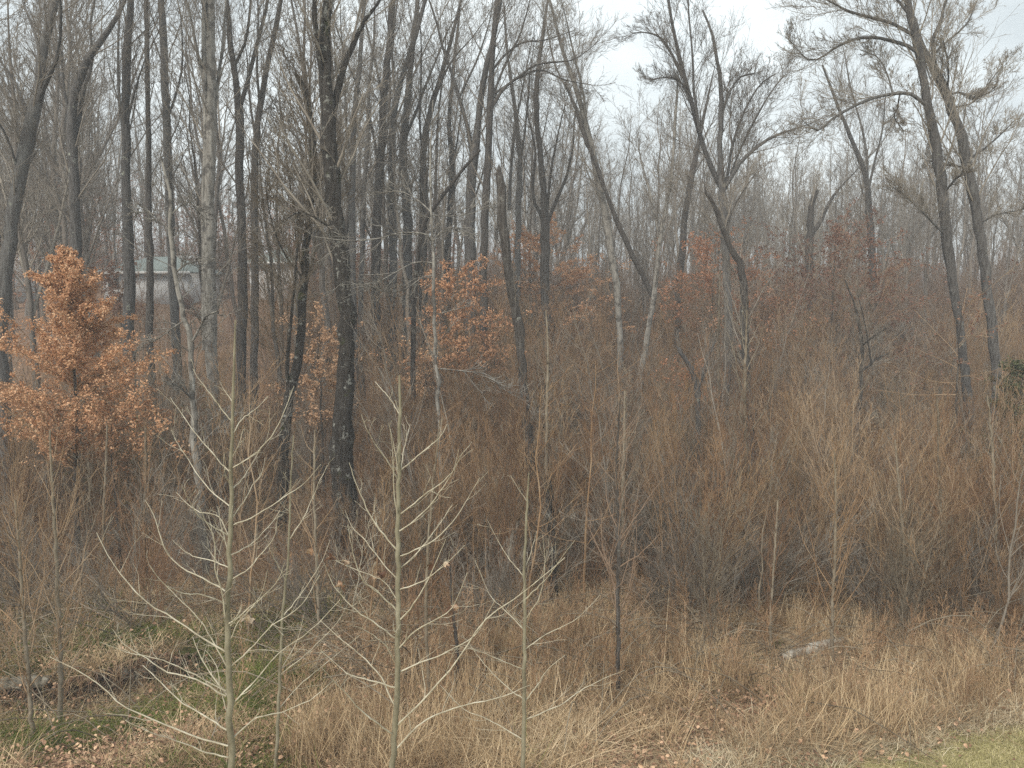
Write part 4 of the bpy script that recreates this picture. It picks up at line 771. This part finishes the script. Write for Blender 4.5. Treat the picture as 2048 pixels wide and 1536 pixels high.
for lab, pts, d, au, al in [
  ('tall thin pale sapling standing just right of the tall snag', [(1095, 1080, 4), (1094, 950, 4), (1093, 850, 3.4), (1095, 760, 3), (1096, 700, 2.4), (1092, 620, 1.4)], 19, 26, 1.9),
  ('bushy pale-tipped sapling in the thicket before the crooked dark stem', [(1498, 1150, 5), (1496, 1040, 5), (1494, 940, 4.6), (1490, 850, 4), (1490, 760, 3.4), (1492, 690, 2.6), (1494, 620, 1.6)], 19, 44, 2.0),
  ('wide-branched pale sapling below the leaning pale trunk', [(1245, 1180, 3.6), (1247, 1080, 3.6), (1245, 980, 3.4), (1248, 880, 2.8), (1250, 780, 1.6)], 18, 34, 1.5),
  ('slim pale sapling low in the thicket near the great forked tree', [(1437, 800, 3), (1436, 700, 3), (1438, 620, 2.4), (1440, 540, 1.6)], 30, 24, 2.2),
  ('slim sapling with curving branches beside the crossing oaks', [(1880, 1250, 4), (1884, 1130, 4), (1880, 1000, 3.6), (1878, 900, 3), (1874, 790, 2)], 16, 40, 1.5),
  ('tall sapling with dark thin stem at the far right thicket edge', [(1998, 1290, 4.4), (1996, 1160, 4), (1990, 1020, 3.6), (1985, 900, 3), (1975, 790, 2)], 16, 44, 1.6),
  ('greenish straight sapling stem at the left thicket', [(120, 1540, 6), (122, 1400, 6), (118, 1250, 5), (112, 1100, 4), (104, 960, 3), (100, 860, 2)], 12.5, 46, 1.5),
  ('olive sapling with steep branches left of the creek logs', [(70, 1560, 6), (60, 1400, 5), (48, 1250, 4.4), (40, 1120, 3.4), (30, 1000, 2.4)], 12, 40, 1.5),
  ('small bare sapling below the copper beech, its thin stem catching light', [(205, 1120, 3), (208, 1010, 3), (212, 930, 2.6), (214, 850, 1.8)], 19, 26, 1.2),
  ('thin sapling under the right edge of the copper beech', [(289, 1080, 4), (291, 980, 4), (292, 900, 3.4), (290, 850, 2.4)], 19, 20, 1.0),
  ('slim sapling between the crooked lichen tree and the thick mossy trunk', [(640, 1330, 4), (636, 1200, 4), (630, 1060, 3.4), (628, 940, 2.6), (630, 860, 1.6)], 15, 30, 1.1),
  ('slim light sapling right of the second front sapling', [(860, 1400, 4), (852, 1250, 4), (856, 1100, 3.4), (868, 950, 2.6), (880, 840, 1.6)], 12, 36, 1.0),
  ('slender sapling at the thicket front below the fallen white log', [(1665, 1400, 4), (1664, 1280, 4), (1668, 1150, 3.6), (1672, 1010, 3), (1668, 900, 2)], 14, 44, 1.3),
  ('slender upright sapling left of the white log', [(1545, 1380, 4), (1540, 1250, 3.6), (1548, 1120, 3), (1556, 1000, 2)], 14.4, 38, 1.2),
  ('arching sapling with steep twigs right of the white log', [(1800, 1370, 4.4), (1802, 1250, 4), (1808, 1120, 3.4), (1800, 1000, 2.8), (1790, 880, 1.8)], 15, 46, 1.4),
 ]:
    br = 'sap_branch' if 'pale' in lab else 'twig_brown'
    sapling(lab, pts, d, [], 'sap_brown' if br != 'sap_branch' else 'sap_brown', 'sap_brown' if br == 'sap_branch' else br, auto=au, alen=al, tw=4, t0=.15, ang=.62)

# ------------------------------------------------------------------ leafy small trees
def leafy(label, u, v_top, v_bot, d, width_px, leafm, nleaf=3, lsize=.075, name='small_tree', branches=46, layered=.25, barkm='bark_dark', group=None, up=.12, bare_low=.12, shape=.9, den=7, sub=.42):
    rg = np.random.default_rng(hash_(label)); tp = at(u, v_top, d); x, y = tp[0], tp[1]; zb = hz(x, y) - .1
    h = tp[2] - zb; wd = width_px * d / F / 2
    N = 12; t = np.linspace(0, 1, N); P0 = np.zeros((1, N, 3)); P0[0, :, 0] = x; P0[0, :, 1] = y; P0[0, :, 2] = zb + h * t; P0[0, 1:, :2] += np.cumsum(rg.normal(size=(N - 1, 2)) * h * .006, 0)
    r0 = max(.035, h * .009); R0 = (r0 * (1 - .9 * t))[None]
    org = P0[0, 0].copy(); root = empty(name, org, label, 'tree', group)
    link('trunk', tube_mesh('trunk', [(P0, R0, 8)], M[barkm], origin=org), root)
    f0 = max(bare_low, (at(u, v_bot, d)[2] - zb) / h)
    A, B = grow(P0, R0, branches, f0, .98, 1.15, 1, .5, 8, up * 2, .07, .006, shape, absl=wd * 1.75, rg=rg)
    A2, B2 = grow(A, B, den, .12, 1, .7, sub, .6, 5, .05, .1, .004, .5, rg=rg)
    for a_ in (A2,): a_[:, 1:, 2] = a_[:, :1, 2] + (a_[:, 1:, 2] - a_[:, :1, 2]) * (1 - layered * 2 if layered < .5 else .1)
    A3, B3 = grow(A2, B2, 3, .2, 1, .7, .5, .8, 3, 0, .1, .003, .4, rg=rg)
    link('crown', tube_mesh('crown', [(A, B, 4), (A2, B2, 3), (A3, B3, 3)], M['twig_brown'], origin=org), root)['kind'] = 'stuff'
    pts = np.concatenate([along(A3, nleaf, rg, .1, .045), along(A2, nleaf, rg, .3, .045)])
    lf = link('foliage', leaf_mesh('foliage', pts - org, lsize, M[leafm], rg, flat=.25), root); lf['kind'] = 'stuff'
    return root
leafy('bright copper-leaved beech at the left, tallest leafy tree in the wood', 122, 492, 945, 20.5, 450, 'leaf_copper', 7, .062, 'beech_tree', 110, .38, den=14, shape=.98, up=.16, sub=.23)
leafy('low copper-leaved beech shoot hanging under the right side of the bright beech', 225, 800, 960, 20, 190, 'leaf_copper', 4, .08, 'beech_tree', 18, .3, den=6, shape=.3)
leafy('orange beech glowing behind the three-stemmed dark tree', 1100, 470, 690, 46, 260, 'leaf_orange', 5, .105, 'beech_tree', 48, .35, den=9, shape=.75)
leafy('orange-brown beech right of the lichen-white tree', 922, 545, 780, 33, 220, 'leaf_orange', 4, .095, 'beech_tree', 44, .35, den=8, shape=.7)
leafy('pale-leaved young beech behind the crooked lichen-spotted tree', 643, 640, 860, 26, 140, 'leaf_pale', 3, .09, 'beech_tree', 34, .35, den=7, shape=.5)
leafy('little rust-leaved beech low behind the lichen-white tree', 850, 690, 800, 32, 90, 'leaf_orange', 2, .08, 'beech_tree', 22, .3, den=5, shape=.4)
leafy('dark red-leaved young oak right of the great forked tree', 1665, 485, 760, 42, 300, 'leaf_red', 4, .115, 'oak_tree', 54, .1, den=9, shape=.6)
leafy('russet young oak left of the great forked tree, dull pink-brown leaves', 1425, 500, 720, 42, 240, 'leaf_dull', 4, .11, 'oak_tree', 46, .1, den=8, shape=.6)
leafy('dark red young oak tucked behind the copper beech, before the pale house', 232, 530, 660, 38, 120, 'leaf_red', 3, .09, 'oak_tree', 30, .1, den=6, shape=.5)
leafy('red-leaved oak sapling draped round the left crossing oak', 1925, 605, 800, 25, 170, 'leaf_red', 1, .085, 'oak_tree', 14, .35, den=4, shape=.2)
leafy('small orange-leaved sapling behind the Y-shaped snag', 1372, 720, 850, 30, 110, 'leaf_dull', 2, .08, 'oak_tree', 24, .1, den=5, shape=.4)
leafy('small russet oak right behind the crooked dark stem', 1560, 600, 760, 42, 130, 'leaf_dull', 2, .09, 'oak_tree', 24, .1, den=5, shape=.5)
leafy('low copper leaved sprig beneath the broken snag', 985, 640, 800, 36, 90, 'leaf_dull', 2, .08, 'beech_tree', 22, .3, den=5, shape=.5)
leafy('dark evergreen cedar at the right edge of the thicket', 2040, 720, 1150, 24, 150, 'evergreen', 6, .07, 'cedar_tree', 50, .1, den=7, shape=.8)
leafy('low olive evergreen left of the crooked lichen-spotted tree', 470, 820, 1010, 26, 170, 'evergreen', 2, .05, 'evergreen_shrub', 26, .1, den=6, shape=.4)
leafy('dull green shrub beneath the copper beech', 250, 905, 1060, 21.5, 260, 'evergreen', 2, .045, 'evergreen_shrub', 26, .1, den=6, shape=.2)
# brown-leaved understorey on the left slope, each its own little tree
us = [(60, 380, 60), (150, 400, 66), (215, 360, 86), (290, 400, 80), (345, 420, 88), (395, 440, 84), (450, 430, 78), (520, 440, 92), (560, 400, 82), (600, 470, 70), (10, 430, 58), (110, 460, 56), (480, 470, 88), (655, 500, 60), (730, 510, 62), (790, 500, 66), (870, 520, 64)]
ULAB = ['just right of the leaning far-left trunk', 'behind the trunk above the copper beech', 'above the left end of the pale house roof', 'above the middle of the pale house roof', 'above the right end of the pale house', 'behind the pale twin trunk', 'left of the tuning-fork tree', 'behind the grey-green roof', 'above the right end of the grey-green roof', 'behind the crooked lichen-spotted tree', 'at the far left edge of the view', 'left of the pale house, behind the beech top', 'far back behind the tuning-fork tree', 'behind the thick mossy trunk', 'left of the tight trunk cluster', 'behind the tight trunk cluster', 'behind the lichen-white tree']
for i_, (u, vt, d) in enumerate(us):
    leafy('brown-leaved young oak %s' % ULAB[i_], u, vt, 590, d, 190, 'leaf_dull' if i_ % 3 else 'leaf_red', 2, .15, 'oak_tree', 30, .1, den=6, shape=.6,
          group='brown-leaved young oaks on the slope')

# ------------------------------------------------------------------ houses
def boxv(x0, x1, y0, y1, z0, z1):
    v_ = np.array([[x, y, z] for z in (z0, z1) for y in (y0, y1) for x in (x0, x1)], float)
    return v_, np.array([[0, 2, 3, 1], [4, 5, 7, 6], [0, 1, 5, 4], [2, 6, 7, 3], [0, 4, 6, 2], [1, 3, 7, 5]]).reshape(-1)
def box_obj(name, b, material, parent):
    v_, q_ = boxv(*b); return link(name, mesh_from(name, v_, q_, np.full(6, 4), material), parent)
def house(label, u0, u1, v_eave, v_base, v_ridge, d, depth, roofm='roof', name='house', hip=2.5, over=.5, ang=0., win=()):
    a = at(u0, v_eave, d); b = at(u1, v_eave, d); zb = at(u0, v_base, d)[2]; zr = at(u0, v_ridge, d + depth / 2)[2]; ze = a[2]
    cx = (a[0] + b[0]) / 2; hw = (b[0] - a[0]) / 2
    root = empty(name, (cx, d, 0), label, 'house'); root.rotation_euler = (0, 0, ang)
    zg = min(hz(cx - hw, d), hz(cx + hw, d), hz(cx, d + depth)) - .4
    box_obj('wall', (-hw, hw, 0, depth, min(zg, zb - .2), ze), M['wall'], root)
    o_ = over
    v_ = np.array([[-hw - o_, -o_, ze], [hw + o_, -o_, ze], [hw + o_, depth + o_, ze], [-hw - o_, depth + o_, ze], [-hw + hip, depth / 2, zr], [hw - hip, depth / 2, zr]], float)
    v2 = v_.copy(); v2[:, 2] += .12
    f = [[0, 1, 5, 4], [2, 3, 4, 5]]; t3 = [[1, 2, 5], [3, 0, 4]]
    lo = []; sz = []
    for q_ in f: lo += [k_ + 6 for k_ in q_]; sz.append(4); lo += q_[::-1]; sz.append(4)
    for q_ in t3: lo += [k_ + 6 for k_ in q_]; sz.append(3); lo += q_[::-1]; sz.append(3)
    for i0, i1 in ((0, 1), (1, 2), (2, 3), (3, 0)): lo += [i0, i1, i1 + 6, i0 + 6]; sz.append(4)
    rf = link('roof', mesh_from('roof', np.concatenate([v_, v2]), np.array(lo), np.array(sz), M[roofm]), root)
    box_obj('fascia', (-hw - o_ - .03, hw + o_ + .03, -o_ - .05, -o_ - .003, ze - .10, ze + .14), M['white'], root)
    box_obj('soffit', (-hw - o_ + .01, hw + o_ - .01, -o_ + .002, -.003, ze - .05, ze - .01), M['white'], root)
    for (wx, wz, ww, wh, nm) in win:
        fr = box_obj(nm, (wx, wx + ww, -.06, .02, ze - wz - wh, ze - wz), M['white'], root)
        pn_ = box_obj('pane', (wx + .07, wx + ww - .07, -.075, -.062, ze - wz - wh + .07, ze - wz - .07), M['glass_dark'], fr)
    return root
house('pale grey single-storey house with a low grey-green hipped roof, left side of the wood', 205, 372, 546, 604, 516, 70, 8, win=[(-3.2, .35, 1.1, 1.0, 'window')])
house('grey-green roofed building behind trees right of the pale house', 498, 606, 527, 575, 496, 78, 7)
house('white-roofed outbuilding peeping out at the left edge of the view', -70, 6, 520, 575, 497, 68, 6, roofm='metal_roof')
# low pale carport roof behind the house
a = at(350, 518, 84); b = at(391, 518, 84)
cr = empty('carport', (a[0], 84, 0), 'bright white low carport roof showing above the right end of the pale house', 'carport')
box_obj('roof', (0, b[0] - a[0], 0, 4, a[2], a[2] + .34), M['metal_roof'], cr)
for px_ in (.1, b[0] - a[0] - .2):
    for py_ in (.1, 3.8): box_obj('post', (px_, px_ + .1, py_, py_ + .1, hz(a[0], 84) - .2, a[2] - .002), M['white'], cr)
rs_ = leafy('small crimson bush at the right corner of the pale house', 380, 603, 640, 55, 50, 'leaf_red', 4, .09, 'red_bush', 26, .1, den=5, shape=.1)

# ------------------------------------------------------------------ fallen logs, sticks
def log(label, pts, r, m='log', name='fallen_log', stubs=3):
    rg = np.random.default_rng(hash_(label)); P = []
    for j, (u, v_, f) in enumerate(pts):
        g_ = gp(u, v_); P.append([g_[0], g_[1], hz(g_[0], g_[1]) + r * f * .35, r * f])
    o = resamp(P, 22, .12, rg); o[:, 3] *= rg.uniform(.9, 1.08, 22); o = np.vstack([[*o[0, :3], .004], o, [*o[-1, :3], .004]])
    o[0, :3] += (o[1, :3] - o[2, :3]) * .05; o[-1, :3] += (o[-2, :3] - o[-3, :3]) * .05
    P0, R0 = poly(o); org = o[0, :3].copy(); root = empty(name, org, label, 'log'); link('trunk', tube_mesh('trunk', [(P0, R0, 12)], M[m], origin=org), root)
    A, B = grow(P0, R0, stubs, .2, .95, .9, 1, .3, 5, .2, .15, .006, .3, absl=.7, rg=rg); A2, B2 = grow(A, B, 3, .3, .95, .6, .5, .6, 3, .2, .15, .004, .3, rg=rg)
    link('branch_stubs', tube_mesh('branch_stubs', [(A, B, 5), (A2, B2, 3)], M[m], origin=org), root)
log('bleached white fallen log lying in the dry brush at the lower right', [(1566, 1318, .75), (1610, 1306, 1), (1650, 1294, 1), (1722, 1277, .6)], .095)
log('grey weathered log on top of the washed-out bank at the left edge', [(-40, 1402, 1), (30, 1388, 1), (98, 1374, .8)], .12, 'log_old')
log('short dark log end lying over the hollow in the bank', [(235, 1358, .9), (270, 1354, 1), (312, 1352, .9)], .10, 'log_old', stubs=2)
log('thin broken branch lying in the grass below the brown sapling', [(1270, 1378, .6), (1290, 1388, 1), (1302, 1402, .5)], .035, 'log', 'fallen_branch', 2)
log('thin pale branch fallen by the base of the left front sapling', [(300, 1470, .6), (380, 1485, 1), (440, 1500, .7)], .03, 'log', 'fallen_branch', 4)
# root mat hanging over the bank
rt = []
for k in range(150):
    x = rng.uniform(-11, -5.4); y = 14.0 + (x + 5.6) * .22 + .25 * math.sin(x * 1.7) + .12; z = hz(x, y + .1) + .03
    n = 6; P = np.zeros((n, 3)); P[:, 0] = x + np.cumsum(rng.normal(size=n) * .05); P[:, 1] = y - np.linspace(0, .28, n) + rng.normal(size=n) * .02; P[:, 2] = z - np.linspace(0, 1, n) ** 1.5 * rng.uniform(.15, .55); rt.append(P)
P = np.array(rt); R = np.linspace(.016, .005, 6)[None] * rng.uniform(.5, 1.4, (len(P), 1))
o = link('root_tangle', tube_mesh('root_tangle', [(P, R, 4)], M['twig_far'])); tag(o, 'dark tangle of roots hanging over the washed-out bank', 'roots', kind='stuff')

LM = [(18, 'the leaning far-left trunk'), (148, 'the trunk above the copper beech'), (255, 'the straight trunk at the house'), (300, 'the thin dark tree at the house'), (338, 'the burl-bearing trunk'), (419, 'the pale twin trunk'), (482, 'the tuning-fork tree'), (540, 'the grey-green roof'),
      (616, 'the crooked lichen-spotted tree'), (665, 'the thick mossy trunk'), (755, 'the tight trunk cluster'), (845, 'the cluster trunk with the long arm'), (866, 'the lichen-white tree'), (942, 'the broad V tree'), (1003, 'the tall broken snag'), (1090, 'the three-stemmed dark tree'),
      (1200, 'the leaning pale trunk'), (1320, 'the slender propping tree'), (1370, 'the straight dark tree'), (1450, 'the great forked tree'), (1540, 'the small russet oak'), (1620, 'the dark twin-forked tree'), (1665, 'the dark red oak'), (1742, 'the arched grey tree'), (1890, 'the left crossing oak'), (1955, 'the right crossing oak')]
def lm_label(u, lst):
    a = min(lst, key=lambda q: abs(q[0] - u)); dx = u - a[0]
    w_ = 'directly behind' if abs(dx) < 9 else ('close %s of' if abs(dx) < 28 else '%s of') % ('right' if dx > 0 else 'left')
    return w_ + ' ' + a[1]
SL = [(60, 'the olive saplings'), (136, 'the copper beech stem'), (290, 'the sapling under the beech'), (395, 'the contorted pale tree'), (462, 'the tallest front sapling'), (570, 'the crooked lichen-spotted tree'), (692, 'the thick mossy trunk'), (797, 'the leaf-bearing front sapling'),
(880, 'the lichen-white tree'), (1055, 'the tall broken snag'), (1105, 'the splintered stub'), (1237, 'the lone brown sapling'), (1396, 'the Y-shaped snag'), (1497, 'the crooked dark stem'), (1630, 'the fallen white log'), (1716, 'the zigzag little tree'), (1880, 'the slim curving sapling'), (1945, 'the left crossing oak'), (2010, 'the dark cedar')]
# ------------------------------------------------------------------ individual bushes of the thicket front
sh = []
for k in range(9):
    rg = np.random.default_rng(300 + k)
    G = shrub_groups(rg, (2.6, 3.2, 3.8, 2.2, 3.0, 4.2, 2.8, 3.5, 2.4)[k], (8, 6, 5, 10, 7, 5, 8, 6, 9)[k], (.28, .2, .14, .34, .24, .12, .26, .18, .3)[k], 13, 5, .011)
    mt = M[('twig_brown', 'twig_red', 'twig_brown', 'twig_grey', 'sap_brown', 'sap_brown', 'twig_brown', 'sap_brown', 'twig_grey')[k]]
    sh.append((tube_mesh('stems', G[:2], mt), tube_mesh('twigs', G[2:], mt)))
zn = [(0, 330, 'under the copper beech', 'bare shrubs under the copper beech'), (330, 640, 'around the crooked lichen tree', 'bare shrubs around the crooked lichen tree'), (640, 960, 'between the thick mossy trunk and the lichen-white tree', 'bare shrubs right of the mossy trunk'),
      (960, 1200, 'around the tall broken snag', 'bare shrubs around the broken snag'), (1200, 1480, 'below the leaning pale trunk', 'bare shrubs below the leaning pale trunk'), (1480, 1780, 'behind the fallen white log', 'bare shrubs behind the white log'), (1780, 2300, 'below the two crossing oaks', 'bare shrubs below the crossing oaks')]
wp = []
for k in range(8):
    rg = np.random.default_rng(700 + k); h = (4.2, 3.4, 5.2, 2.8, 4.6, 3.8, 5.8, 3.1)[k]; t = np.linspace(0, 1, 12)
    P0 = np.zeros((1, 12, 3)); P0[0, :, 2] = h * t; P0[0, 1:, :2] += np.cumsum(rg.normal(size=(11, 2)) * .035, 0) + (rg.normal(size=2) * .12 * h)[None] * t[1:, None] ** 1.5; R0 = ((.006 + .0042 * h) * (1 - .85 * t))[None]
    A, B = grow(P0, R0, (22, 16, 30, 18, 20, 34, 26, 14)[k], .2, .97, (.6, .8, .55, .7, .9, .5, .7, .65)[k], 1, .4, 9, (.8, .5, .9, .6, .3, .9, .6, .8)[k], .08, .0035, .7, absl=h * .42, rg=rg); kp = rg.uniform(size=len(A)) > .2; A, B = A[kp], B[kp]
    A2, B2 = grow(A, B, 4, .15, .95, .6, .4, .6, 5, .3, .13, .0028, .4, rg=rg); A3, B3 = grow(A2, B2, 2, .3, 1, .6, .45, .8, 3, .2, .13, .0022, .3, rg=rg)
    wm = M[('sap_brown', 'sap_brown', 'twig_grey', 'sap_branch', 'twig_brown', 'twig_tan', 'twig_grey', 'sap_brown')[k]]
    wp.append((tube_mesh('stem', [(P0, R0, 7)], wm), tube_mesh('twigs', [(A, B, 4), (A2, B2, 3), (A3, B3, 3)], wm)))
used = set(); cnt = 0; tries = 0
while cnt < 120 and tries < 3000:
    tries += 1
    d = 13.8 + 24 * random.random() ** 1.1; u = random.uniform(-40, 2090); x = at(u, 600, d)[0]
    if random.random() > .25 + float(dens(np.array(x), np.array(d))) or (1540 < u < 1760 and d < 16.5) or (u < 420 and d < 15.5): continue
    k = random.randrange(8); s = random.uniform(.7, 1.25)
    lab = ('thin ' if k in (0, 1, 3, 7) else 'bushy ') + ('pale' if k == 3 else ('grey' if k in (2, 6) else ('golden tan' if k == 5 else 'brown'))) + ' wild sapling ' + lm_label(u, SL).replace('directly behind', 'in line with') + ', ' + ('at the thicket front' if d < 18 else ('midway in' if d < 25 else 'deep in the thicket'))
    if lab in used: continue
    used.add(lab)
    r = empty('bare_sapling', (x, d, hz(x, d) - .05), lab, 'sapling', 'wild saplings through the thicket'); r.scale = (s, s, s); r.rotation_euler = (random.gauss(0, .08), random.gauss(0, .08), random.uniform(0, 6.28))
    link('stem', wp[k][0], r); link('twigs', wp[k][1], r)['kind'] = 'stuff'; cnt += 1
cnt = 0; tries = 0
while cnt < 170 and tries < 4000:
    tries += 1
    d = 14.2 + 20 * random.random() ** 1.2; u = random.uniform(-40, 2090); x = at(u, 600, d)[0]
    if random.random() > float(dens(np.array(x), np.array(d))) + .02: continue
    if u < 420 and d < 15.5: continue
    z_ = [q_ for q_ in zn if q_[0] <= max(u, 0) < q_[1]][0]
    band = 'near' if d < 20 else 'far'
    k = random.randrange(9)
    tall = k in (1, 2, 5, 7)
    band = 'at the thicket front' if d < 17.5 else ('midway in' if d < 23 else 'deep in the thicket')
    lab = ('tall slim' if tall else 'low spreading') + (' greyish' if k in (3, 8) else ' brown') + ' shrub ' + lm_label(u, SL).replace('directly behind', 'in line with') + ', ' + band
    if lab in used: continue
    used.add(lab)
    r = empty('bare_shrub', (x, d, hz(x, d) - .05), lab, 'shrub', 'bare shrubs ' + band); s = random.uniform(.7, 1.2); r.scale = (s, s, s * random.uniform(.85, 1.15)); r.rotation_euler = (random.gauss(0, .06), random.gauss(0, .06), random.uniform(0, 6.28))
    link('stems', sh[k][0], r); link('twigs', sh[k][1], r)['kind'] = 'stuff'; cnt += 1

# ------------------------------------------------------------------ the forest behind: up to ~260 single trees, then the far wood
placed = []; n_tree = 0; tries = 0
while n_tree < 250 and tries < 12000:
    tries += 1
    u = random.uniform(-150, 2200); left = u < 1080
    d = random.uniform(36, 90) if left else random.uniform(50, 105)
    if 495 < u < 610 and d < 82 and random.random() < .85: continue
    if left and random.random() < .25: d = random.uniform(34, 55)
    if not left and random.random() < .35: continue
    x = at(u, 600, d)[0]
    if -36 < x < -16 and 66 < d < 92: continue
    if 190 < u < 400 and d < 70: continue
    if any((x - a_) ** 2 + (d - b_) ** 2 < (1.9 if left else 2.6) ** 2 for a_, b_ in placed): continue
    placed.append((x, d)); k = random.randrange(11)
    if 430 < u < 1080 and random.random() < .6: continue
    s = random.uniform(.85, 1.15) if left else random.uniform(.62, .98)
    if 1150 < u < 1300 or 1520 < u < 1640: s *= .82
    if u > 1950: s *= .9
    bd = 'nearer rank' if d < 52 else ('middle rank' if d < 70 else ('rear rank' if d < 88 else 'hazy last rank'))
    lab = 'bare %s tree %s, %s' % (('many-stemmed' if k in (1, 3, 5, 9, 10) else 'straight') if s > .8 else ('small bushy-crowned' if k in (1, 3, 5, 9, 10) else 'slim'), lm_label(u, LM), bd)
    if lab in used: placed.pop(); continue
    used.add(lab)
    proto_tree(k, x, d, s, random.uniform(0, 6.28), lab, 'bare trees of the ' + bd, (random.gauss(0, .03), random.gauss(0, .03))); n_tree += 1
# far wood as one mass
fp = []
for k in range(5):
    rg = np.random.default_rng(500 + k); T, G = forest_groups(rg, 19, .17, (1, 2, 0, 2, 1)[k], .38, .8)
    G = [(P_, R_ * 1.5 if i_ > 1 else R_, kk) for i_, (P_, R_, kk) in enumerate(G[:4])]
    fp.append(merge_tubes([(T[0][0], T[0][1], 6)] + G))
p = spread_pts(360, -200, 200, 95, 190, lambda x, y: np.where(x < 0, .7, .8), 1.1, .2)
r_, s_ = rs(len(p), .75, 1.1, .03); scatter('distant_wood', fp, p, r_, s_, M['twig_grey'], 'distant leafless woodland closing the view between the nearer trees', 'wood')

# ------------------------------------------------------------------ haze
hv, hq = boxv(-340, 340, -90, 330, -4, 36)
hm = bpy.data.materials.new('haze'); hm.use_nodes = True; t = hm.node_tree; t.nodes.clear()
ho = nn(t, 'ShaderNodeOutputMaterial'); pv = nn(t, 'ShaderNodeVolumePrincipled'); pv.inputs['Density'].default_value = .0024; pv.inputs['Color'].default_value = (.95, .98, 1.0, 1); pv.inputs['Anisotropy'].default_value = 0.0
t.links.new(pv.outputs[0], ho.inputs['Volume'])
o = link('haze', mesh_from('haze', hv, hq, np.full(6, 4), hm)); o['kind'] = 'stuff'
